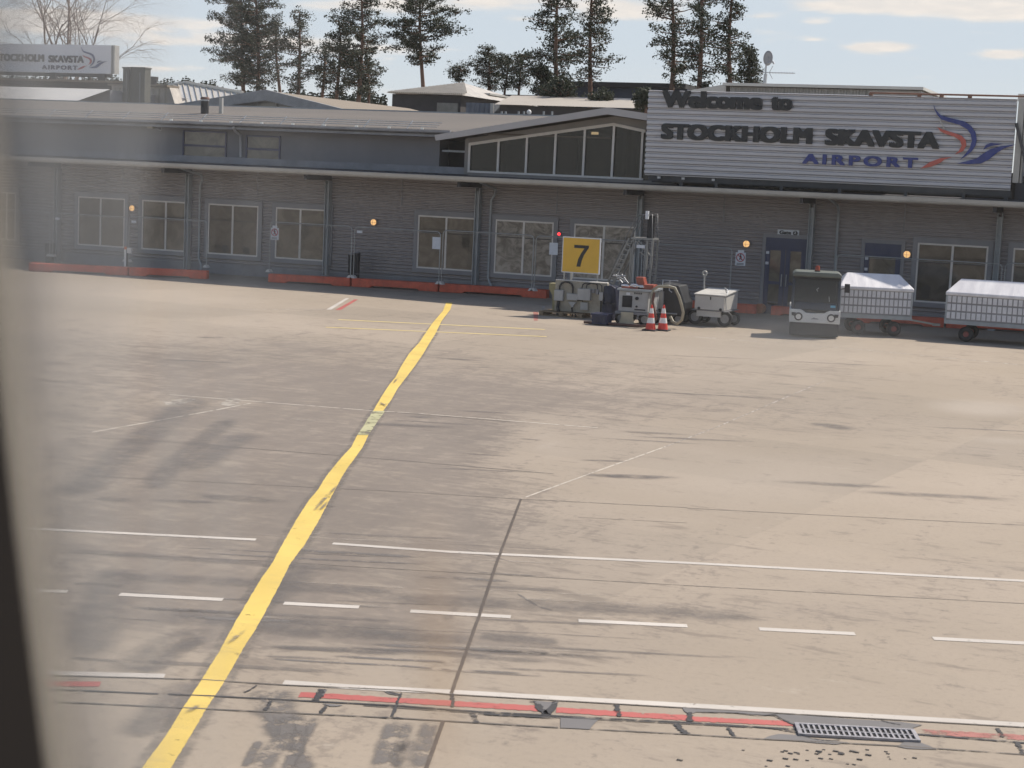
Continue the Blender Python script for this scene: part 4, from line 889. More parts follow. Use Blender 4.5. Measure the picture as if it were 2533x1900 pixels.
for i in range(9): x = rnd.uniform(-w*.9, w*.75); z = zt+.12+rnd.uniform(0, .06); m.tube([(x-.09, .1, z), (x+.09, .15, z+rnd.uniform(-.02, .02))], .03, 8)
m.build('fitting', ms, g1)
# hose
m = MB(); YH = YP-.1; PTS = [(1470, 1430), (1500, 1330), (1510, 1200), (1530, 1060), (1590, 1020), (1700, 1018), (1780, 1040), (1830, 1150), (1855, 1250), (1872, 1340), (1850, 1430), (1790, 1478), (1735, 1455), (1700, 1390)]
P = [W(*r1(*q), YH) for q in PTS]; m.tube([(q.x, YH+.03*i, max(q.z, .06)) for i, q in enumerate(P)], .044, 10); o = m.build('air_hose', mat('cream_hose', (.30, .275, .20), .6, 0, .2, 6)); tag(o, 'thick cream hose looping over beside the traffic cones', 'hose')
m = MB(); P = [W(*r1(*q), YH) for q in ((1560, 1090), (1545, 1200), (1570, 1300), (1600, 1400), (1500, 1490), (1380, 1510), (1300, 1512), (1150, 1500), (960, 1488), (760, 1470))]
m.tube([(q.x, YH-.05-.04*i, max(q.z, .05)) for i, q in enumerate(P)], .04, 8); o = m.build('power_cable', mat('brown_cable', (.12, .06, .045), .7)); tag(o, 'dark reddish cable trailing along the ground below the power unit', 'cable')
# rear dark cart behind the cones
YR = YP+1.6; a = W(*r1(1600, 975), YR); b = W(*r1(1900, 1440), YR)
g2 = empty('equipment_cart', ((a.x+b.x)/2, YR, 0), 0, 'dark low cart with folded black cover and tubular rail behind the cream hose', 'equipment cart'); w = (b.x-a.x)/2
MB().prism([(-w, .25), (w*1.0, .25), (w*1.05, a.z*.55), (w*.55, a.z*.96), (-w*.8, a.z)], 1, 0, .9).build('cover', mat('black_cover', (.03, .032, .036), .45, 0, .3, 4), g2, .03)
m = MB(); m.tube([(-w*.6, -.05, .25), (-w*.6, -.05, a.z+.10), (w*.5, -.05, a.z+.10)], .022, 8); m.tube([(-w*.1, -.05, a.z+.1), (-w*.1, -.05, a.z-.2), (w*.1, -.05, a.z-.25)], .018, 8); m.tube([(-w, -.1, .32), (w*.6, -.1, .32)], .025, 8); m.build('rail', M_zinc, g2)
MB().box((-w*.9, -.12, .45), (-w*.5, -.02, a.z*.80)).build('panel', M_box, g2)
for x in (-w*.7, w*.6): wheel(g2, x, .1, .17); wheel(g2, x, .8, .17)
# cones
cone = None
for x, y, lab in ((1609, 818, 'red and white traffic cone nearer the power unit'), (1639, 818, 'red and white traffic cone nearer the white box trailer')):
    p = G(x, y)
    if cone is None:
        cone = empty('traffic_cone'); MB().box((-.20, -.20, 0), (.20, .20, .04)).build('base', M_black, cone, .015)
        r = lambda z: .145*(1-z/.80)+.012
        m = MB()
        m.tube([(0, 0, .04), (0, 0, .74)], [r(.04), r(.74)], 20)
        m.build('cone_body', M_cone, cone)
        for z0_, z1_ in ((.22, .37), (.50, .64)): MB().tube([(0, 0, z0_), (0, 0, z1_)], [r(z0_)+.003, r(z1_)+.003], 20).build('white_band', M_conew, cone)
        o = cone
    else: o = copy_tree(cone)
    o.location = (p.x, p.y, 0); o.rotation_euler.z = random.uniform(-.3, .3); tag(o, lab, 'traffic cone', 'traffic cones')
M_alu = mat('dull_aluminium', (.24, .24, .23), .55, .3, .15, 5)
# mobile stairs / ladder tower
YT = B7Y+1.6
def lt(x, y, dy=0.0): q = W(*r1(x, y), YT); return Vector((q.x, YT+dy, q.z))
o0 = lt(1400, 1300); tw = empty('mobile_stairs', (o0.x, YT, 0), 0, 'aluminium mobile service stairs with slanting rungs and platform behind the 7 board', 'mobile stairs')
def T_(p): return (p[0]-o0.x, p[1]-YT, p[2])
m = MB()
for dy in (0, .55):
    m.bar(T_(lt(975, 1000, dy)), T_(lt(1250, 440, dy)), .05); m.bar(T_(lt(1060, 1000, dy)), T_(lt(1300, 480, dy)), .045)
p0, p1 = lt(975, 1000), lt(1250, 440)
m.build('stringer', M_alu, tw)
m = MB()
for i in range(9):
    t = i/9.; a = lt(990, 970).lerp(lt(1245, 450), t); b = lt(1075, 970).lerp(lt(1300, 480), t)
    m.bar(T_(a), T_(b), .03, .04); m.bar(T_(a), T_(a+Vector((0, .55, 0))), .03)
m.build('rung', M_alu, tw)
m = MB()
for dy in (0, .55): m.tube([T_(lt(1010, 960, dy)), T_(lt(1220, 410, dy)), T_(lt(1330, 190, dy)), T_(lt(1385, 155, dy)), T_(lt(1530, 148, dy)), T_(lt(1530, 430, dy))], .018, 6)
for dy in (0, .55): m.tube([T_(lt(1225, 410, dy)), T_(lt(1180, 500, dy)), T_(lt(1050, 800, dy))], .012, 6); m.tube([T_(lt(1270, 410, dy)), T_(lt(1345, 230, dy)), T_(lt(1365, 170, dy))], .016, 6)
m.build('handrail', mat('dark_rail', (.16, .16, .16), .5, .4), tw)
pl = lt(1280, 440); pr = lt(1540, 446)
MB().box(T_((pl.x, YT-.02, pr.z-.04)), T_((pr.x, YT+.6, pr.z+.02))).build('platform', M_alu, tw)
m = MB()
for x in (1475, 1535):
    for dy in (0, .58): q = lt(x, 450, dy); m.bar(T_((q.x, q.y, q.z-.04)), T_((q.x-.03, q.y, .12)), .065)
for x in (1285, 1305):
    q = lt(x, 450, .0); m.bar(T_((q.x, q.y, q.z-.04)), T_((q.x-.05, q.y, .12)), .045)
m.build('leg', M_alu, tw)
m = MB(); m.bar(T_(lt(1320, 460)), T_(lt(1530, 670)), .035); m.bar(T_(lt(1380, 600)), T_(lt(1470, 670)), .03); m.bar(T_(lt(1530, 660)), T_(lt(1480, 790)), .025); m.bar(T_(lt(1475, 880)), T_(lt(1535, 880)), .04); m.build('brace', M_alu, tw)
m = MB(); a = lt(1465, 165); b = lt(1538, 440); m.box(T_((a.x, YT+.1, b.z)), T_((b.x, YT+.14, a.z))); m.tube([T_(lt(1475, 435, .3)), T_(lt(1490, 190, .3))], .10, 12); m.build('dark_screen', M_black, tw)
m = MB(); a = lt(1465, 205); m.box(T_((a.x-.04, YT-.05, a.z)), T_((a.x+.05, YT+.05, a.z+.25))); a = lt(1345, 545); m.box(T_((a.x, YT-.05, a.z-.02)), T_((a.x+.27, YT-.02, a.z+.08))); m.build('plate', M_paper, tw)
for x in (-.2, .9): wheel(tw, x, .0, .07); wheel(tw, x, .6, .07)
# small tripod of rods
m = MB(); YQ = YP+.4
for q in ((1050, 890, 1210, 890), (1090, 880, 1170, 975), (1160, 870, 1240, 980), (1120, 850, 1110, 930), (1200, 940, 1060, 880)):
    a = W(*r1(q[0], q[1]), YQ); b = W(*r1(q[2], q[3]), YQ); m.tube([a, b], .018, 6)
o = m.build('folded_stand', M_zinc); tag(o, 'small stand of bright crossed metal rods above the blue tarpaulin', 'metal stand')
# white box trailer
r2 = lambda x, y: (1500+x/4.88, 500+y/4.88)
YW = G(1790, 811).y+.1; a = W(*r2(1068, 1118), YW); b = W(*r2(1412, 1390), YW)
wt = empty('box_trailer', ((a.x+b.x)/2, YW, 0), -.05, 'small white box trailer with sloping lid and ringed tow pole', 'trailer'); w = (b.x-a.x)/2; M_tr = mat('trailer_white', (.52, .50, .46), .5, 0, .06, 2, dirt=.1)
zb = b.z+.18; zt = a.z
MB().prism([(0, zb), (0, zt), (1.35, zt+.12), (1.35, zb)], 0, -w, w).build('body', M_tr, wt, .02)
MB().prism([(-.03, zt+.008), (1.38, zt+.13), (1.38, zt+.16), (-.03, zt+.038)], 0, -w-.03, w+.03).build('lid', M_tr, wt)
MB().box((-w*.85, .02, zb-.20), (w*.8, .10, zb-.02)).build('bumper', M_tr, wt)
m = MB(); m.box((-w-.08, -.01, zb-.03), (w+.06, 1.3, zb-.005)); m.build('chassis', M_trim, wt)
m = MB(); m.box((w*.05, -.02, zt-.12), (w*.11, -.003, zt-.03)); m.disc((-w*.68, -.02, zb+.04), .04, 1, .03); m.disc((w*.80, -.02, zb+.04), .04, 1, .03); m.build('latch', M_black, wt)
for x in (-w-.04, w-.02): wheel(wt, x, .25, .24, .16); wheel(wt, x, 1.15, .20, .14)
p = W(*r2(1155, 1040), YW+1.0); q = W(*r2(1165, 860), YW+1.0); m = MB(); m.tube([(p.x-wt.location.x, 1.0, zt), (q.x-wt.location.x, 1.0, q.z-.09)], .028, 8); m.ring((q.x-wt.location.x, 1.0, q.z), .065, .028, 1, 16, 6); m.build('tow_pole', M_gutter, wt)
m = MB(); m.tube([(w*.8, .5, zt+.08), (w*.7, .4, zt+.25), (w*1.0, .3, zt+.16), (w*1.05, .2, zt+.02), (w*1.2, .2, zt+.02)], .016, 6); m.tube([(w*1.03, .1, zt-.05), (w*1.1, .1, zt-.4)], .014, 6); m.build('hitch_cable', M_zinc, wt)

# ------------------------------------------------------------------ tow tractor
pT = G(2012, 836); TG = empty('tow_tractor', (pT.x, pT.y, 0), math.radians(13), 'white nosed airport tow tractor with dark cab and amber beacon facing the apron', 'tow tractor')
M_cab = mat('cab_dark', (.03, .037, .05), .45, 0, .1, 3); M_bump = mat('bumper_white', (.55, .55, .53), .5, 0, .05, 3, dirt=.1); M_roofc = mat('cab_roof', (.11, .125, .11), .5, 0, .1, 3)
hw = .71
m = MB(); m.prism([(-hw, .42), (hw, .42), (hw, .80), (.42, .80), (.33, .76), (.24, .70), (-.24, .70), (-.33, .76), (-.42, .80), (-hw, .80)], 1, 0, .35); m.build('nose', M_bump, TG, .02)
m = MB(); m.prism([(.36, .42), (2.25, .42), (2.25, .85), (1.45, .85), (1.45, .80), (.36, .80)], 0, -hw, hw); m.build('body', M_bump, TG, .02)
m = MB(); m.prism([(-hw+.03, .05), (hw-.03, .05), (hw-.03, .418), (-hw+.03, .418)], 1, .05, 2.15); m.build('skirt', M_black, TG)
m = MB(); e = .07
for x in (-hw+.03, hw-.03-e):
    m.prism([(.02, .80), (.12, .80), (.26, 1.72), (.18, 1.72)], 0, x, x+e); m.box((x, 1.3, .86), (x+e, 1.38, 1.72)); m.box((x, .10, .86), (x+.03, 1.3, 1.10))
m.prism([(.36, .803), (1.38, .803), (1.38, 1.02), (.36, 1.02)], 0, -hw+.04, hw-.04); m.prism([(.005, .80), (.08, .80), (.13, 1.0), (.04, 1.0)], 0, -hw+.06+e, hw-.06-e)
m.build('cab_frame', M_cab, TG, .01)
MB().prism([(.045, .72), (.055, .72), (.215, 1.70), (.205, 1.70)], 0, -hw+.10, hw-.10).build('windshield', M_clear, TG)
MB().box((-hw+.12, 1.345, 1.02), (hw-.12, 1.355, 1.70)).build('rear_window', M_clear, TG)
m = MB(); m.prism([(-hw+.02, 1.725), (hw-.02, 1.725), (hw-.02, 1.80), (hw-.10, 1.865), (-hw+.10, 1.865), (-hw+.02, 1.80)], 1, .10, 1.45); m.build('cab_roof', M_roofc, TG, .03)
MB().prism([(-hw+.05, 1.66), (hw-.05, 1.66), (hw-.05, 1.722), (-hw+.05, 1.722)], 1, .16, .24).build('sun_visor', M_black, TG)
m = MB(); m.tube([(0, .5, 1.867), (0, .5, 1.90)], .08, 14); m.build('beacon_base', M_black, TG)
m = MB(); m.tube([(0, .5, 1.90), (0, .5, 2.0), (0, .5, 2.04)], [.07, .065, .04], 14); m.build('beacon', mat('amber_lens', (.35, .07, .03), .25, 0, .1, 5), TG)
for s in (-1, 1):
    hx = s*.46; m = MB(); m.ring((hx, -.015, .59), .095, .022, 1, 24, 6); m.prism([(hx+s*.08, .70), (hx+s*.20, .70), (hx+s*.19, .62), (hx+s*.10, .60)] if s > 0 else [(hx+s*.08, .70), (hx+s*.10, .60), (hx+s*.19, .62), (hx+s*.20, .70)], 1, -.03, .0); h = m.build('headlight', M_black, TG)
    m = MB(); m.disc((hx, -.02, .59), .075, 1, .03, 20); m.build('lens', mat('headlight_lens', (.6, .62, .62), .15, .3, .05, 8), h)
m = MB(); m.prism([(-.12, .53), (.12, .53), (.05, .57), (.02, .56), (-.02, .585), (-.06, .56)], 1, -.006, -.001); m.build('badge', M_trim, TG)
MB().box((.42, .02, .83), (.56, .028, .95)).build('sticker', mat('light_blue_sticker', (.12, .35, .50), .5), TG)
m = MB(); m.tube([(hw-.02, .2, 1.42), (hw+.12, .12, 1.46)], .012, 6); m.tube([(-hw+.02, .2, 1.5), (-hw-.03, .12, 1.56)], .012, 6); o = m.build('mirror_arm', M_black, TG); MB().box((hw+.07, .08, 1.33), (hw+.22, .12, 1.58)).build('mirror', M_black, o, .01)
MB().box((-.30, .7, .9), (.30, .85, 1.35)).build('driver_seat', M_black, TG, .03)
MB().box((-.62, .36, .95), (.62, .52, 1.12)).build('dashboard', M_black, TG, .02)
m = MB(); m.ring((-.25, .50, 1.20), .16, .014, 1, 18, 5); m.build('steering_wheel', M_black, TG)
m = MB(); m.bar((.38, .01, 1.05), (.36, .0, 1.20), .012); m.tube([(.04, .0, 1.33), (.0, -.01, 1.38), (.06, .01, 1.43)], .012, 5); m.build('wiper', M_zinc, TG)
for s in (-1, 1):
    for yy, r in ((.45, .24), (1.75, .28)):
        o = MB().ring((0, 0, 0), r*.70, r*.30, 0, 24, 8).build('wheel', M_black, TG); o.location = (s*(hw-.14), yy, r)
        MB().disc((s*.02, 0, 0), r*.58, 0, .12, 16).build('rim', mat('grey_rim', (.3, .3, .3), .5, .2, .2, 8), o)

# ------------------------------------------------------------------ baggage carts
def cover_mat():
    m, nt, out = newmat('white_cover'); b = nt.nodes.new('ShaderNodeBsdfPrincipled'); v = coordn(nt, (3, .6, .6))
    L(nt, mixc(nt, rampn(nt, noisen(nt, v, 1.4, 5, .6), .3, .75), (.62, .60, .61), (.74, .72, .72)), b.inputs['Base Color']); b.inputs['Roughness'].default_value = .38
    bn = nt.nodes.new('ShaderNodeBump'); bn.inputs['Strength'].default_value = .35; bn.inputs['Distance'].default_value = .05; L(nt, noisen(nt, v, 1.6, 3, .5, .6), bn.inputs['Height']); L(nt, bn.outputs[0], b.inputs['Normal'])
    L(nt, b.outputs[0], out.inputs['Surface']); return m
M_cover = cover_mat(); M_cell = mat('cart_cell', (.60, .60, .62), .5, 0, .1, 6); M_lat = mat('cart_lattice', (.27, .27, .28), .5, .3, .12, 4)
CW, CD = 3.0, 1.45
def make_cart(CW, n):
    c = empty('baggage_cart')
    MB().box((0, .02, .62), (CW, CD-.02, 1.36)).build('body', M_lat, c)
    m = MB(); p = CW/n
    for r_ in range(3):
        for i in range(n): x = p*i+.016; z = .66+r_*.235; m.box((x, -.012, z), (x+p-.032, .0195, z+.185))
    m.build('side_lattice', M_cell, c)
    m = MB()
    for r_ in range(3):
        for i in range(9): y = CD/9*i+.03; z = .66+r_*.235; m.box((CW+.0005, y, z), (CW+.012, y+CD/9-.05, z+.185)); m.box((-.012, y, z), (-.0005, y+CD/9-.05, z+.185))
    m.build('end_lattice', M_cell, c)
    m = MB(); m.box((-.03, -.03, .50), (CW+.03, CD+.03, .615)); m.build('chassis', M_steel, c)
    m = MB()
    for x in (0, CW):
        for y in (0, CD): m.box((x-.025, y-.025, .62), (x+.025, y+.025, 1.38))
    m.build('corner_post', M_steel, c)
    # hipped tarpaulin cover
    e = .04; zr_ = 1.80; ze = 1.42; hx = .28; ny = 24
    vs = [(-e, -e, ze), (CW+e, -e, ze), (CW+e, CD+e, ze), (-e, CD+e, ze), (hx, CD*.5, zr_), (CW-hx, CD*.5, zr_), (-e, -e, ze-.09), (CW+e, -e, ze-.09), (CW+e, CD+e, ze-.09), (-e, CD+e, ze-.09)]
    m = MB(); m.add(vs, [(0, 1, 5, 4), (1, 2, 5), (2, 3, 4, 5), (3, 0, 4), (6, 7, 1, 0), (7, 8, 2, 1), (8, 9, 3, 2), (9, 6, 0, 3), (9, 8, 7, 6)]); m.build('cover', M_cover, c, .02)
    for x in (.60, CW-.45):
        for y in (.12, CD-.12):
            w = MB().ring((0, 0, 0), .145, .075, 1, 22, 8).build('wheel', M_black, c); w.location = (x, y, .22); MB().disc((0, 0, 0), .11, 1, .07, 16).build('rim', mat('red_rim', (.22, .06, .05), .6, .1, .3, 8), w)
        MB().box((x-.05, .1, .2), (x+.05, CD-.1, .26)).build('axle', M_black, c)
    m = MB(); m.bar((CW+.03, CD*.5, .48), (CW+.95, CD*.5-.1, .36), .05); m.box((CW+.80, CD*.5-.16, .33), (CW+1.0, CD*.5-.02, .40)); m.build('drawbar', M_gutter, c)
    return c
cart = make_cart(2.1, 16); ps_ = math.radians(20); q_ = G(2214, 832); cart.rotation_euler.z = ps_; cart.location = (q_.x-1.66*math.cos(ps_), q_.y-1.66*math.sin(ps_)-.15, 0); tag(cart, 'white covered baggage cart coupled behind the tow tractor', 'baggage cart', 'covered baggage carts')
c2 = make_cart(3.0, 21); yc2 = -5.4; c2.location = (W(2340, 770, yc2).x, yc2, 0); tag(c2, 'white covered baggage cart with drooping stained cover, cut by the picture edge', 'baggage cart', 'covered baggage carts')

# ------------------------------------------------------------------ roofs and buildings behind
def behind(name, label, cat='building'): return empty(name, (0, 0, 0), 0, label, cat)
def slabp(pts, Y, d): # polygon at plane Y with depth d
    return MB().prism(list(reversed(XZ(pts, Y))), 1, Y, Y+d)
# middle hall with gable
o = behind('hall_building', 'terminal hall behind the front roof with low gable and long sand coloured roof')
YH_ = 14.0; M_sand = mat('sand_roof', (.215, .175, .13), .85, 0, .07, .3)
P0 = W(434, 260, YH_); P1 = W(663.5, 225, YH_); P2 = W(878, 279, YH_); bk = YH_+15.2; slh = (P1.z-P2.z)/(P2.x-P1.x)
xb = P1.x+8.2; zb_ = P1.z-8.2*slh
m = MB(); m.add([tuple(P0), tuple(P1), (xb, YH_, zb_), (xb, bk, zb_), (P1.x, bk, P1.z), (P0.x, bk, P0.z)], [(0, 1, 4, 5), (1, 2, 3, 4)]); rf = m.build('roof', M_sand, o); sdm = rf.modifiers.new('s', 'SOLIDIFY'); sdm.thickness = .2; sdm.offset = -1
fb = .45; MB().prism([(P0.x-1.5, P0.z-.25), (P1.x, P1.z+.05), (xb, zb_+.05), (xb, zb_-.3), (P1.x, P1.z-fb), (P0.x-1.5, P0.z-.6)][::-1], 1, YH_-.3, YH_-.02).build('fascia', mat('hall_fascia', (.24, .24, .24), .6), o)
MB().prism([(P0.x, 3), (xb, 3), (xb, zb_-.1), (P1.x, P1.z-.1), (P0.x, P0.z-.1)], 1, YH_+.4, YH_+.6).build('wall', mat('hall_wall', (.14, .13, .12), .7), o)
for a_, b_ in ((480, 632), (676, 830), (845, 960)):
    q0 = W(500+a_/3.456, 256, YH_+.3); q1 = W(500+b_/3.456, 275, YH_+.3); MB().box((q0.x, YH_+.3, q1.z-.5), (q1.x, YH_+.38, q0.z+.05)).build('window', M_glass, o)
# plant room with bright seam roof
o = behind('seam_roof_house', 'rooftop house with bright standing seam sloping metal roof and pale panelled wall'); YP2 = 22.
A = [W(*q, YP2) for q in ((417, 212), (460, 206), (602, 231.5), (560, 262), (431, 262))]
mseam = M_lightroof
base0, base1 = Vector((A[4].x, YP2, A[4].z-.6)), Vector((A[3].x+1.2, YP2, A[3].z-.6)); 
t1 = W(460, 206, YP2+6); nrm = (base1-base0).cross(t1-base0)
def onpl(x, y): d = ray(x, y); return CAM+d*((base0-CAM).dot(nrm)/d.dot(nrm))
t0, t2 = onpl(417, 212), onpl(602, 231.5)
m = MB(); m.add([(A[4].x, YP2, A[4].z-.6), (A[3].x+1.2, YP2, A[3].z-.6), tuple(t2), tuple(t1), tuple(t0)], [(0, 1, 2, 3, 4)]); r_ = m.build('roof', mseam, o)
m = MB()
for i in range(1, 13):
    t = i/13; b = base0.lerp(base1, t); q = (t0.lerp(t1, t*3.5) if t < .285 else t1.lerp(t2, (t-.285)/.715)); m.bar(b+Vector((0, 0, .03)), q+Vector((0, 0, .03)), .05)
m.build('seam', mat('seam_grey', (.30, .27, .22), .5), r_)
m = MB(); m.bar(t0+Vector((0, -.05, .05)), t1+Vector((0, -.05, .05)), .12); m.bar(t1+Vector((0, -.05, .05)), t2+Vector((0, -.05, .05)), .16); m.build('ridge_cap', mseam, r_)
a = W(275, 212, YP2); b = W(418, 214, YP2); MB().prism([(a.x, 4), (W(430, 262, YP2).x, 4), (W(431, 262, YP2).x, W(431, 257, YP2).z), (b.x, b.z-.05), (a.x, a.z)], 1, YP2+.05, YP2+.9).build('wall', mat('pale_panel', (.42, .38, .33), .6), o)
m = MB()
for x in (285, 296, 378, 393, 409): q = W(x, 214, YP2).x; m.box((q-.03, YP2, 4), (q+.03, YP2+.045, a.z-.1))
m.build('wall_seam', mat('seam_grey', (.30, .27, .22), .5), o); MB().box((a.x-.1, YP2-.2, a.z), (b.x, YP2+1.0, a.z+.10)).build('flat_roof', M_sand, o)
# chimneys
for (x0, x1, y0, Yc, lab) in ((304, 317, 169, 19., 'narrow dark green grey roof shaft, left of the wide one'), (323, 357, 169, 19.2, 'wide dark green grey roof shaft beside the bright seam roof')):
    a = W(x0, y0, Yc); b = W(x1, 250, Yc); o = empty('roof_shaft', ((a.x+b.x)/2, Yc, 4), 0, lab, 'ventilation shaft', 'dark ventilation shafts'); w = (b.x-a.x)/2; mt = mat('shaft_green_grey', (.085, .085, .07), .7, 0, .2, 1.5, dirt=.3)
    MB().box((-w, 0, 0), (w, .55, a.z-4)).build('shaft', mt, o, .02); MB().box((-w-.03, -.03, a.z-4.002), (w+.03, .58, a.z-3.93)).build('cap', mt, o); MB().box((w*.3, -.03, .2), (w*.42, -.002, a.z-4.2)).build('seam', M_trim, o)
a = W(361, 186, 26.); b = W(387, 206, 26.); o = empty('roof_fan', ((a.x+b.x)/2, 26, b.z-.5), 0, 'dark drum shaped roof fan to the right of the roof shafts', 'roof fan'); w = (b.x-a.x)/2
MB().tube([(0, 0, 0), (0, 0, a.z-b.z+.2)], w*.9, 16).build('drum', M_black, o); MB().tube([(0, 0, a.z-b.z+.2), (0, 0, a.z-b.z+.42)], [w*1.1, w*1.15], 16).build('hood', M_black, o)
# flat pale roof left and dark long house
o = behind('pale_roof_house', 'low building with pale flat roof behind the front roof at the left'); YV = 18.
p = [W(*q, YV) for q in ((-60, 212), (273, 221), (124, 241), (-60, 237))]
MB().add([(p[3].x, YV-6, p[3].z-1.0), (p[2].x+4, YV-6, p[3].z-1.0), (p[1].x, YV, p[1].z), (p[0].x, YV, p[1].z+.0)], [(0, 1, 2, 3)]).build('roof', M_lightroof, o); MB().box((p[0].x, YV+.0, 2), (p[1].x, YV+9, p[1].z-.05)).build('wall', M_trim, o)
o = behind('dark_flat_house', 'long dark flat roofed building under the left billboard'); a = W(-60, 200, 34); b = W(276, 205, 34)
MB().box((a.x-6, 34, 3), (b.x+1, 48, b.z)).build('wall', mat('dark_brown_wall', (.05, .045, .04), .8), o); MB().box((b.x-12, 33.7, b.z+.005), (b.x+1.5, 48, b.z+.12)).build('roof', M_sand, o)
# hip roof house
o = behind('hip_roof_house', 'dark walled house with pale corrugated hip roof behind the tall lone pine'); YQ = 42.
a, b, c, d = (W(*q, YQ) for q in ((955, 229), (1044, 209), (1060, 211), (1146, 240)))
m = MB(); m.add([(a.x, YQ, a.z), (d.x, YQ, a.z-.05), (d.x, YQ+14, a.z-.05), (a.x, YQ+14, a.z), ((b.x+c.x)/2, YQ+6, b.z+.5)], [(0, 1, 4), (1, 2, 4), (2, 3, 4), (3, 0, 4)]); rf = m.build('roof', mat('pale_sheet_roof', (.38, .35, .31), .5, .1), o)
m = MB()
for i in range(1, 40):
    t = i/40; x = a.x+(d.x-a.x)*t; top = Vector((b.x, YQ+5.5, b.z+.4)); s = 1-abs(x-(b.x+c.x)/2)/((d.x-a.x)/2+.2); s = max(0, min(1, s)); m.bar((x, YQ, a.z+.03), (x, YQ+6*s, a.z+(b.z+.5-a.z)*s+.03), .06)
m.build('seam', mat('seam_pale2', (.27, .25, .22), .5), rf)
MB().box((a.x+.3, YQ+.3, 2), (d.x-.3, YQ+13, a.z-.06)).build('wall', mat('house_dark', (.055, .05, .05), .8), o)
q0 = W(1081, 254, YQ+.2); q1 = W(1131, 284, YQ+.2); MB().box((q0.x, YQ+.2, q1.z), (q1.x, YQ+.29, q0.z)).build('garage_door', mat('garage_pale', (.24, .23, .20), .7), o)
# containers
o = behind('grey_container', 'blue grey container standing beside the hip roof house', 'container'); a = W(1153, 254, 36); b = W(1219, 286, 36)
m = vclad(a.x, b.x, b.z-2, a.z, 36, .3, .05); m.box((a.x, 36.01, b.z-2), (b.x, 39, a.z)); m.build('body', mat('container_grey', (.15, .165, .19), .6), o); MB().box((b.x-.15, 35.92, b.z-1), (b.x+.05, 35.99, a.z-.0)).build('corner_post', M_gutter, o)
o = behind('far_shed', 'taller pale blue shed right behind the grey container', 'shed'); a = W(1146, 234, 48); b = W(1207, 262, 48); MB().box((a.x, 48, b.z-2), (b.x, 53, a.z)).build('wall', mat('shed_blue', (.17, .20, .25), .6), o); MB().box((a.x-.2, 47.8, a.z), (b.x+.2, 53, a.z+.12)).build('roof', M_gutter, o)
# long low warehouse with sand roof
o = behind('low_warehouse', 'long low dark warehouse with pale roof behind the entrance gable', 'warehouse'); YL_ = 32.
a = W(1223, 258, YL_); b = W(1600, 266, YL_); c = W(1266, 236, YL_+8); d = W(1620, 241, YL_+8); zt = a.z
m = MB(); m.add([(a.x, YL_, zt), (b.x+6, YL_, zt), (d.x+6, YL_+8, c.z), (c.x, YL_+8, c.z)], [(0, 1, 2, 3)]); m.build('roof', mat('warehouse_roof', (.36, .32, .27), .7, 0, .05, .3), o)
MB().box((a.x+.2, YL_+.3, 2), (b.x+6, YL_+14, zt-.03)).build('wall', mat('house_dark', (.055, .05, .05), .8), o)
m = MB()
for x in (1240, 1250, 1282, 1295, 1344, 1365): q = W(x, 280, YL_-1); m.box((q.x-.04, YL_-1, 3), (q.x+.04, YL_-.9, q.z+.1))
m.build('rail_post', M_steel, o)
# navy hall
o = behind('navy_hall', 'large navy blue flat roofed hall far behind the pines', 'hall'); YN = 75.
a = W(1385, 212, YN); b = W(1700, 216, YN); c = W(1104, 224, YN); d = W(1344, 226, YN)
MB().box((a.x, YN, 2), (b.x, YN+30, a.z-.05)).build('wall', mat('navy_wall', (.02, .03, .055), .6), o); MB().box((a.x-.5, YN-.5, a.z-.04), (b.x, YN+30, a.z+.35)).build('roof_edge', M_dark, o)
MB().box((c.x, YN+4, 2), (d.x+2, YN+28, c.z)).build('annex', mat('annex_dark', (.035, .04, .055), .7), o)
a = W(1326, 224, YN-2); b = W(1343, 236, YN-2); MB().box((a.x, YN-2, b.z-1), (b.x, YN-1, a.z)).build('vent_box', M_steel, o)
# ------------------------------------------------------------------ billboard left
YBB = 40.0; BBd = empty('billboard', (W(100, 180, YBB).x, YBB, 7.6), 0, 'white rooftop billboard with STOCKHOLM SKAVSTA AIRPORT lettering, cut by the picture edge', 'billboard')
ox = BBd.location.x
tl, tr, br = W(-60, 104, YBB), W(275, 114, YBB), W(275, 185, YBB)
zt_, zb_ = (W(0, 106, YBB).z+tr.z)/2, (W(0, 174, YBB).z+br.z)/2
def lb(mb): mb.v = [(x-ox, y-YBB, z-7.6) for x, y, z in mb.v]; return mb
M_bb = mat('billboard_white', (.80, .80, .82), .5, 0, .04, .5)
lb(MB().box((tl.x-4, YBB, zb_), (tr.x, YBB+.3, zt_))).build('panel', M_bb, BBd)
lb(MB().box((tr.x+.03, YBB-.02, zb_), (tr.x+.30, YBB+.5, zt_))).build('end_frame', M_gutter, BBd); lb(MB().box((tr.x+.10, YBB-.05, zb_+.02), (tr.x+.16, YBB-.021, zt_-.02))).build('end_seam', M_trim, BBd)
mb = MB(); r0 = lambda x, y: (x/3.456, y/3.456)
def bbword(body, xl, xr, yb, yt, sp, mt):
    mb = MB(); a = W(*r0(xl, yb), YBB-.05); b = W(*r0(xr, yb+ (xr-xl)*.03), YBB-.05); c = W(*r0(xl, yt), YBB-.05)
    put_text(mb, body, (a.x, YBB-.05, (a.z+b.z)/2), b.x-a.x, c.z-a.z, extrude=.04, bold=.07, spacing=sp); lb(mb).build('lettering', mt, BBd)
M_bl = mat('grey_lettering', (.07, .07, .08), .5)
bbword('STOCKHOLM', -42, 375, 518, 452, 1.05, M_bl); bbword('SKAVSTA', 412, 715, 530, 468, 1.0, M_bl); bbword('AIRPORT', 357, 660, 590, 552, 1.3, mat('grey_lettering2', (.14, .13, .17), .5))
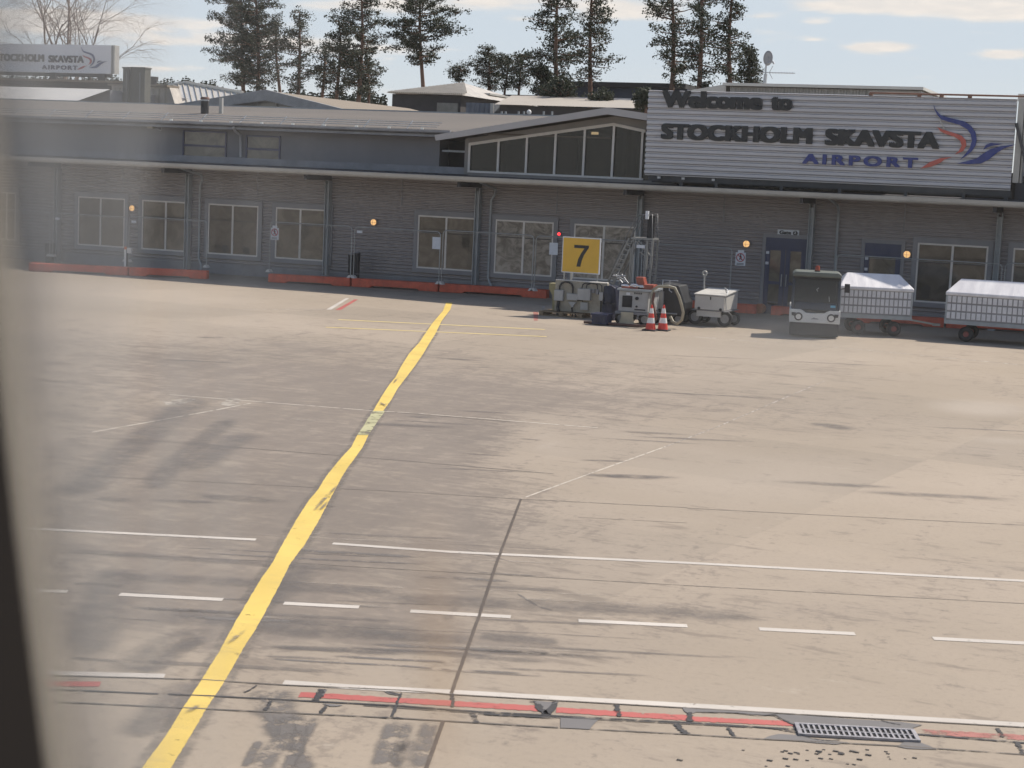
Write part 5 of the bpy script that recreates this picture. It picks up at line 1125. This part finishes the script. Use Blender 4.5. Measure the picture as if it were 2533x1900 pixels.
# emblem: big-sign outline mapped onto the billboard (2304..2512 x 259..417 -> 201..264 x 117..172)
fm = lambda p: (201+(p[0]-2309)*(264-201)/(2512-2309), 117+(p[1]-259)*(170-117)/(410-259))
lb(emblem(EMB_BLUE, YBB-.05, fm)).build('emblem', mat('faded_blue', (.10, .12, .22), .5), BBd); lb(emblem(EMB_RED, YBB-.05, fm)).build('emblem', mat('faded_red', (.45, .10, .10), .5), BBd)
m = MB()
for x in (130, 252): q = W(x, 190, YBB).x; m.box((q-.25, YBB, zb_-2.2), (q+.25, YBB+.25, zb_-.01)); m.bar((q-1.2, YBB+.2, zb_-1.2), (q, YBB+.2, zb_-.05), .10)
m.box((W(0, 190, YBB).x-8, YBB+.05, zb_-.25), (tr.x, YBB+.2, zb_-.02)); lb(m).build('support_frame', mat('bb_dark', (.04, .04, .04), .8), BBd)

# ------------------------------------------------------------------ trees
def foliage_mat(name, c1, c2):
    m, nt, out = newmat(name); b = nt.nodes.new('ShaderNodeBsdfPrincipled'); oi = coordn(nt)
    c = mixc(nt, rampn(nt, noisen(nt, oi, 1.3, 3, .6), .35, .65), c1, c2); g = nt.nodes.new('ShaderNodeNewGeometry'); c = mixc(nt, mathn(nt, 'MULTIPLY', g.outputs['Random Per Island'], .6), c, tuple(x*1.6 for x in c2))
    L(nt, c, b.inputs['Base Color']); b.inputs['Roughness'].default_value = .7
    t = nt.nodes.new('ShaderNodeBsdfTranslucent'); L(nt, c, t.inputs['Color']); mx = nt.nodes.new('ShaderNodeMixShader'); mx.inputs[0].default_value = .22
    L(nt, b.outputs[0], mx.inputs[1]); L(nt, t.outputs[0], mx.inputs[2]); L(nt, mx.outputs[0], out.inputs['Surface']); return m
M_pine = foliage_mat('pine_needles', (.014, .020, .010), (.030, .038, .018)); M_pine2 = foliage_mat('pine_needles_pale', (.020, .027, .014), (.042, .048, .026))
def pine(xb, yb, xt, yt, ycb, hw, Y, seed, label, mt=None, dens=1.0, shape='tall', name='pine_tree', kind2=None):
    """trunk from pixel (xb,yb) to (xt,yt); crown from yt down to ycb, half width hw px"""
    rnd = random.Random(seed); b = W(xb, yb, Y); t = W(xt, yt, Y); cb = W(xb, ycb, Y).z; pm = (W(xb+100, yb, Y)-b).length/100; R = hw*pm*1.15
    o = empty(name, (b.x, Y, 0), 0, label, 'pine tree', 'pines behind the terminal'); H = t.z; dx = t.x-b.x
    bend = rnd.uniform(-.25, .25)
    def tp(z): u = max(0, (z-b.z)/(t.z-b.z)); return Vector((dx*u+bend*math.sin(u*PI), .2*math.sin(u*4+seed), z))
    m = MB(); k = 14; m.tube([tp(H*i/k) for i in range(k+1)], [.28*(1-.85*i/k)+.02 for i in range(k+1)], 8); 
    mf = MB(); zc = cb; nb = int((26+ (H-cb)*6.6)*dens)
    for i in range(nb):
        u = (i+rnd.random())/nb; z = cb+(H-cb)*u
        if shape == 'tall': prof = (.45+.75*math.sin(min(1, u*1.9)*PI/2))*(1-.62*u**1.6)
        elif shape == 'cone': prof = 1.05*(1-u)**.75+.10
        else: prof = .5+.6*math.sin(u*PI)
        ln = R*prof*rnd.uniform(.45, 1.12); az = rnd.uniform(0, 2*PI); up = rnd.uniform(-.12, .40) if shape != 'cone' else rnd.uniform(-.35, .0)
        s = tp(z); d = Vector((math.cos(az), math.sin(az), up)); mid = s+d*ln*.5+Vector((0, 0, -.05*ln)); e = s+d*ln
        m.tube([s, mid, e], [.045, .03, .012], 4, False)
        nc = max(2, int(ln*2.7))
        for c_ in range(nc):
            q = s.lerp(e, .30+.75*(c_+rnd.random()*.8)/nc)+Vector((rnd.gauss(0, .16), rnd.gauss(0, .16), rnd.gauss(.05, .12))); cr = rnd.uniform(.22, .52)
            for l_ in range(int(36*min(dens, 1.1))):
                a_ = rnd.uniform(0, 2*PI); rr_ = cr*math.sqrt(rnd.random()); w = Vector((rr_*math.cos(a_), rr_*math.sin(a_), rnd.gauss(0, .16)*cr*2)); n_ = Vector((rnd.gauss(0, 1), rnd.gauss(0, 1), rnd.gauss(.6, 1))).normalized()
                a2 = n_.orthogonal().normalized(); a2 = (a2*math.cos(a_)+n_.cross(a2)*math.sin(a_)); b2 = n_.cross(a2); sz = rnd.uniform(.03, .075); p_ = q+w
                mf.add([p_-a2*sz*1.5, p_+b2*sz*.8, p_+a2*sz*1.5, p_-b2*sz*.8], [(0, 1, 2, 3)])
    m.build('trunk', M_trunkp, o); mf.build('crown', mt or M_pine, o)
    return o
PINES = [
 (604, 232, 596, -45, 215, 78, 70, 'broad dark pine at the left end of the pine row', 1.15, 'tall'),
 (636, 236, 634, -60, 222, 66, 66, 'tall pine right beside the broad leftmost pine', 1.1, 'tall'),
 (690, 232, 688, 60, 205, 24, 72, 'slim sparse pine between the leftmost pair and the narrow pine', .55, 'tall'),
 (735, 236, 741, 31, 232, 46, 68, 'narrow upright pine standing free of its neighbours with pointed top', .9, 'tall'),
 (798, 240, 800, 115, 225, 28, 70, 'small pine in the gap before the drooping top pine', .7, 'tall'),
 (835, 242, 836, 50, 232, 52, 68, 'pine with drooping flat top leaning over to the left', .95, 'tall'),
 (889, 246, 892, -50, 240, 66, 64, 'tall pine at the right end of the left group', 1.05, 'tall'),
 (912, 250, 914, 150, 235, 34, 72, 'short bushy pine at the foot of the tall one ending the left group', .8, 'round'),
 (1047, 262, 1044, -40, 160, 80, 60, 'lone pine with long bare trunk before the hip roof house', 1.1, 'round'),
 (1139, 230, 1139, 167, 200, 30, 85, 'smallest round topped pine right of the hip roof house', .8, 'round'),
 (1208, 232, 1206, 121, 222, 40, 85, 'mid sized pine left in the low trio beside the navy hall', 1.0, 'round'),
 (1250, 230, 1252, 142, 220, 26, 88, 'pine in the middle of the low trio beside the navy hall', .9, 'round'),
 (1285, 232, 1287, 134, 222, 36, 85, 'pine at the right of the low trio beside the navy hall', .9, 'round'),
 (1378, 285, 1384, -55, 250, 72, 45, 'tall pine with dark ivy like lower crown behind the entrance gable', .95, 'tall'),
 (1458, 272, 1469, -45, 200, 66, 50, 'tall airy pine directly right of the one behind the entrance gable', .8, 'tall'),
 (1659, 230, 1661, -60, 205, 72, 45, 'tall open crowned pine rising behind the letters Welcome', .85, 'tall'),
 (1728, 235, 1734, -70, 225, 62, 44, 'tall pine rising in the middle behind the welcome sign', .8, 'tall'),
 (1808, 210, 1812, -50, 200, 46, 46, 'slender curved pine nearest the satellite dish', .85, 'tall')]
for i, (a, b, c, d, e, f, Y, lab, dn, sh) in enumerate(PINES): pine(a, b, c, d, e, f, Y, 100+i, lab, M_pine if i % 3 else M_pine2, dn, sh)
pine(1852, 212, 1850, 118, 215, 32, 50, 300, 'dark bushy young pine at the foot of the slender curved one', M_pine, 1.0, 'cone')
pine(1600, 268, 1599, 241, 262, 14, 20, 301, 'little dark bush like conifer touching the left edge of the welcome sign', M_pine, 1.2, 'round')
pine(1340, 255, 1338, 170, 262, 26, 44, 302, 'dark undergrowth pine in front of the tall pine behind the gable', M_pine, 1.3, 'round')
pine(1395, 262, 1396, 205, 280, 40, 40, 303, 'low dense pine bush at the foot of the tall pine behind the gable', M_pine, 1.3, 'round')
pine(1490, 262, 1492, 238, 258, 18, 38, 304, 'tiny pine in front of the pale warehouse roof', M_pine2, 1.0, 'round')
# distant wood
def wood(name, xs, ytops, Y, seed, mt, amp=7):
    rnd = random.Random(seed); mf = MB()
    for i in range(int((xs[1]-xs[0])/3.2)):
        x = xs[0]+3.2*i+rnd.uniform(-2, 2); t = (x-xs[0])/(xs[1]-xs[0]); yt = ytops[0]+(ytops[1]-ytops[0])*t-abs(rnd.gauss(0, amp))*1.2; YY = Y+rnd.uniform(-10, 10)
        top = W(x, yt, YY); z = top.z; r0_ = rnd.uniform(1.0, 1.8)
        k = 0; zz = z
        while zz > 3.0 and k < 34:
            rr_ = .08+r0_*min(1, k/10.)
            for j in range(5+k//3): a_ = rnd.uniform(0, 2*PI); p_ = Vector((top.x+math.cos(a_)*rr_*rnd.random(), YY+math.sin(a_)*rr_*rnd.random(), zz)); sz = .14+.03*min(k, 10); q = Vector((rnd.gauss(0, 1), rnd.gauss(0, 1), rnd.gauss(0, .6))).normalized()*sz; w = q.orthogonal().normalized()*sz*.8; mf.add([p_-q, p_+w, p_+q-Vector((0, 0, sz*.6)), p_-w], [(0, 1, 2, 3)])
            zz -= .28+.02*k; k += 1
    o = mf.build(name, mt); tag(o, 'dark distant conifer wood behind the roofs', 'wood', kind='stuff')
wood('distant_wood', (-80, 540), (190, 212), 150, 7, M_pine)
wood('distant_wood', (500, 960), (226, 244), 95, 8, M_pine, 5)
# bare birch
def birch():
    Y = 70.; b = W(122, 140, Y); o = empty('birch_tree', (b.x, Y, 0), 0, 'bare leafless birch spreading behind the left billboard', 'birch tree'); rnd = random.Random(21); m = MB(); mt = MB()
    def grow(p, d, ln, r, lv):
        pts = [p]; n = 4; q = p.copy(); dd = d.copy()
        for i in range(n): dd = (dd+Vector((rnd.gauss(0, .10), rnd.gauss(0, .10), .05 if lv < 3 else -.06))).normalized(); q = q+dd*ln/n; pts.append(q.copy())
        (m if lv < 2 else mt).tube(pts, [r*(1-.55*i/n) for i in range(n+1)], 6 if lv < 2 else 3, False)
        if lv >= 6 or r < .006: return
        kk = {0: 5, 1: 4, 2: 4, 3: 4, 4: 3, 5: 3}[lv]
        for i in range(kk):
            t = .35+.65*(i+rnd.random())/kk; j = min(n-1, int(t*n)); s = pts[j].lerp(pts[j+1], t*n-j if j < n else 1)
            ax = Vector((rnd.gauss(0, 1), rnd.gauss(0, 1), rnd.gauss(0, .4))).normalized(); nd = (dd+ax*(.75 if lv else .65)).normalized(); grow(s, nd, ln*rnd.uniform(.5, .78), r*.52, lv+1)
    grow(Vector((0, 0, 0)), Vector((.02, 0, 1)), b.z+1.0, .22, 0); grow(Vector((0, 0, b.z-.5)), Vector((-.15, 0, 1)), 3.8, .13, 1); grow(Vector((0, 0, b.z-.5)), Vector((.45, 0, 1)), 3.6, .11, 1); grow(Vector((0, 0, b.z-.8)), Vector((.9, 0, .7)), 3.2, .08, 2); grow(Vector((0, 0, b.z-1)), Vector((-.9, 0, .6)), 3.2, .08, 2)
    m.build('trunk', M_birch, o); mt.build('twigs', M_birch, o)
birch()

# ------------------------------------------------------------------ aircraft window around the camera
def aircraft_window():
    cx, cy, a, b, n = 1900., 520., 1905., 5000., 3.0
    tl_ = math.radians(6.3)
    def pt(px, py, d):
        r = ray(px, py).normalized(); return CAM+r*(d/r.dot(F))
    def edge(t, off):   # t angle, off in px outward
        c, s = math.cos(t), math.sin(t); x = (a+off)*math.copysign(abs(c)**(2/n), c); y = (b+off)*math.copysign(abs(s)**(2/n), s)
        return cx+x*math.cos(tl_)+y*math.sin(tl_)-4, cy+x*math.sin(tl_)*0+y
    prof = [(-0, .255), (420, .250), (900, .252), (900, .30), (300, .345), (-14, .345), (-13, .325), (-9, .30), (-4, .275)]
    K = 96; vs = []
    for k in range(K):
        t = 2*PI*k/K
        for off, d in prof: x, y = edge(t, off); vs.append(pt(x, y, d))
    n_ = len(prof)
    def faces(i0, i1): return [(k*n_+i, ((k+1) % K)*n_+i, ((k+1) % K)*n_+(i+1) % n_, k*n_+(i+1) % n_) for k in range(K) for i in range(i0, i1)]
    o = empty('aircraft_window', tuple(pt(cx, cy, .3)), 0, 'dark blurred aircraft window surround at the picture edge with pale inner reveal', 'aircraft window')
    off = o.location.copy()
    for nm, fr, mt in (('window_panel', (0, 4), mat('cabin_panel_shaded', (.045, .034, .024), .8, 0, .1, 5)), ('window_reveal', (4, 9), mat('reveal_plastic', (.66, .61, .53), .55, 0, .05, 5))):  # panel colour carries the cabin's shade, as no cabin is built round it
        m = MB(); m.add([v-off for v in vs], faces(*fr), True); m.build(nm, mt, o)
aircraft_window()
def window_film():
    # a thin film of dust and scratches on the pane, thick towards its edge; an orange reflection is coloured in
    d = .338; k = d/FPX; o = MB().box((-1500*k, -1300*k, 0), (2600*k, 1300*k, .004)).build('window_film', None)
    mw = Matrix((RR, UU, -F)).transposed().to_4x4(); mw.translation = CAM+F*(d+.004); o.matrix_world = mw
    m, nt, out = newmat('pane_dust_refl'); pv = nt.nodes.new('ShaderNodeVolumePrincipled'); pv.inputs['Anisotropy'].default_value = .35; pv.inputs['Color'].default_value = (1, .97, .93, 1)
    t = nt.nodes.new('ShaderNodeTexCoord'); sp_ = nt.nodes.new('ShaderNodeSeparateXYZ'); L(nt, t.outputs['Object'], sp_.inputs[0])
    cvn = nt.nodes.new('ShaderNodeCombineXYZ'); L(nt, mathn(nt, 'MULTIPLY', mathn(nt, 'ADD', sp_.outputs[0], mathn(nt, 'MULTIPLY', sp_.outputs[1], -.10)), 170.), cvn.inputs[0]); L(nt, mathn(nt, 'MULTIPLY', sp_.outputs[1], 7.), cvn.inputs[1])
    st = rampn(nt, noisen(nt, cvn.outputs[0], 1.0, 3, .5), .35, .70)
    def g(cx, cy, rx, ry, sl=0.0):
        xs_ = mathn(nt, 'ADD', sp_.outputs[0], mathn(nt, 'MULTIPLY', mathn(nt, 'SUBTRACT', sp_.outputs[1], (CY0-cy)*k), sl))
        u = mathn(nt, 'MULTIPLY', mathn(nt, 'SUBTRACT', xs_, (cx-CX0)*k), 1/(rx*k)); v = mathn(nt, 'MULTIPLY', mathn(nt, 'SUBTRACT', sp_.outputs[1], (CY0-cy)*k), 1/(ry*k))
        return mathn(nt, 'EXPONENT', mathn(nt, 'MULTIPLY', mathn(nt, 'ADD', mathn(nt, 'MULTIPLY', u, u), mathn(nt, 'MULTIPLY', v, v)), -1))
    e1 = g(70, 700, 95, 5000, .11); e2 = g(200, 400, 380, 2400, .05)
    den = mathn(nt, 'ADD', mathn(nt, 'MULTIPLY', e1, 190.), mathn(nt, 'MULTIPLY', mathn(nt, 'MULTIPLY', e2, st), 120.))
    den = mathn(nt, 'ADD', den, mathn(nt, 'MULTIPLY', g(1990, 835, 200, 75), 40.)); den = mathn(nt, 'ADD', den, mathn(nt, 'MULTIPLY', g(1700, 850, 600, 120), 1.)); den = mathn(nt, 'ADD', den, 5.0)
    orange_refl = g(1085, 1640, 60, 420, .06); den = mathn(nt, 'ADD', den, mathn(nt, 'MULTIPLY', orange_refl, 75.)); L(nt, mixc(nt, orange_refl, (1, .97, .93), (1, .62, .32)), pv.inputs['Color'])  # orange streak is a reflection, put into the film's colour and density
    L(nt, den, pv.inputs['Density']); L(nt, pv.outputs[0], out.inputs['Volume']); o.data.materials.append(m); o['kind'] = 'stuff'; o['label'] = 'milky film of dust and scratches with a painted orange reflection on the aircraft window pane'
window_film()

# ------------------------------------------------------------------ light
sv = Vector((.446, .735, 1.0)).normalized(); el = math.asin(sv.z); azs = math.atan2(sv.x, sv.y)
sun = bpy.data.lights.new('sun', 'SUN'); sun.energy = 4.0; sun.angle = math.radians(.55); sun.color = (1, .925, .82)
so = bpy.data.objects.new('sun', sun); COL.objects.link(so); so.rotation_euler = sv.to_track_quat('Z', 'Y').to_euler(); so.location = (0, 0, 40)
w = bpy.data.worlds.new('World'); sc.world = w; w.use_nodes = True; nt = w.node_tree; nt.nodes.clear()
out = nt.nodes.new('ShaderNodeOutputWorld'); bg = nt.nodes.new('ShaderNodeBackground'); bg.inputs['Strength'].default_value = .10
sky = nt.nodes.new('ShaderNodeTexSky'); sky.sky_type = 'NISHITA'; sky.sun_disc = False; sky.sun_elevation = el; sky.sun_rotation = azs; sky.air_density = 1.0; sky.dust_density = 1.5; sky.ozone_density = 1.0
tc = nt.nodes.new('ShaderNodeTexCoord'); sp = nt.nodes.new('ShaderNodeSeparateXYZ'); L(nt, tc.outputs['Generated'], sp.inputs[0])
az = mathn(nt, 'ARCTAN2', sp.outputs[0], sp.outputs[1]); ele = mathn(nt, 'ARCSINE', sp.outputs[2])
cv = nt.nodes.new('ShaderNodeCombineXYZ'); L(nt, mathn(nt, 'MULTIPLY', az, 14.), cv.inputs[0]); L(nt, mathn(nt, 'MULTIPLY', ele, 75.), cv.inputs[1])
cn = noisen(nt, cv.outputs[0], 1.3, 7, .62, .3)
field = None
def px_dir(x, y): d = ray(x, y).normalized(); return math.atan2(d.x, d.y), math.asin(d.z)
for x0, y0, rx, ry, am in ((250, 62, 330, 26, 1.0), (60, 40, 160, 24, .9), (520, 100, 220, 16, .8), (1180, 8, 280, 26, .75), (860, 10, 120, 14, .6), (1560, 28, 140, 32, .6), (2300, 8, 330, 28, 1.25), (2480, 30, 110, 24, 1.0), (2165, 118, 95, 14, 1.1), (2480, 134, 70, 13, .9), (2030, 55, 45, 10, .7), (1880, 40, 60, 8, .5), (2010, 98, 40, 8, .45), (750, 110, 160, 20, .5), (1000, 120, 180, 18, .4), (330, 172, 200, 12, .5), (1300, 48, 60, 8, .4)):
    a0, e0 = px_dir(x0, y0); dxa = abs(px_dir(x0+rx, y0)[0]-a0); dye = abs(px_dir(x0, y0+ry)[1]-e0); tilt = (px_dir(x0+rx, y0)[1]-px_dir(x0, y0)[1])/dxa
    u = mathn(nt, 'SUBTRACT', az, a0); vv = mathn(nt, 'SUBTRACT', mathn(nt, 'SUBTRACT', ele, e0), mathn(nt, 'MULTIPLY', u, tilt+.02))
    q = mathn(nt, 'ADD', mathn(nt, 'POWER', mathn(nt, 'ABSOLUTE', mathn(nt, 'MULTIPLY', u, 1/dxa)), 2), mathn(nt, 'POWER', mathn(nt, 'ABSOLUTE', mathn(nt, 'MULTIPLY', vv, 1/dye)), 2))
    g = mathn(nt, 'MULTIPLY', mathn(nt, 'EXPONENT', mathn(nt, 'MULTIPLY', q, -1)), am)
    field = g if field is None else mathn(nt, 'ADD', field, g)
gen = rampn(nt, ele, .10, .16)   # ordinary cloud cover above the roofs' sky strip
dens = rampn(nt, mathn(nt, 'ADD', mathn(nt, 'MULTIPLY', field, .55), mathn(nt, 'MULTIPLY', cn, .9)), .52, .86)
gcl = mathn(nt, 'MULTIPLY', rampn(nt, cn, .55, .75), gen)
dens = mathn(nt, 'MAXIMUM', dens, mathn(nt, 'MULTIPLY', gcl, .6))
skyc = mixc(nt, 0.0, sky.outputs[0], (0, 0, 0))
cl = mixc(nt, rampn(nt, noisen(nt, cv.outputs[0], 2.6, 5, .6), .35, .75), (6.1, 5.7, 5.3), (7.2, 6.5, 5.8))
tintsky = mixc(nt, mathn(nt, 'MULTIPLY', mathn(nt, 'SUBTRACT', 1.0, rampn(nt, ele, .12, .40)), .95), sky.outputs[0], mixc(nt, rampn(nt, ele, -.01, .085), (5.35, 5.55, 5.5), (4.55, 5.1, 5.65)))
fin = mixc(nt, mathn(nt, 'MULTIPLY', dens, .85), tintsky, cl)
L(nt, fin, bg.inputs['Color']); L(nt, bg.outputs[0], out.inputs['Surface'])

# ------------------------------------------------------------------ camera
cam = bpy.data.cameras.new('camera'); co = bpy.data.objects.new('camera', cam); COL.objects.link(co)
mw = Matrix((RR, UU, -F)).transposed().to_4x4(); mw.translation = CAM; co.matrix_world = mw
cam.sensor_fit = 'HORIZONTAL'; cam.sensor_width = 36; cam.lens = 36*FPX/2533; cam.clip_start = .05; cam.clip_end = 5000
cam.dof.use_dof = True; cam.dof.focus_distance = 48; cam.dof.aperture_fstop = 6.5
sc.camera = co
sc.view_settings.view_transform = 'Standard'; sc.view_settings.look = 'None'; sc.view_settings.gamma = 1; sc.view_settings.exposure = .45
sc.cycles.use_denoising = True; sc.cycles.max_bounces = 6; sc.cycles.transparent_max_bounces = 16; sc.cycles.sample_clamp_indirect = 6
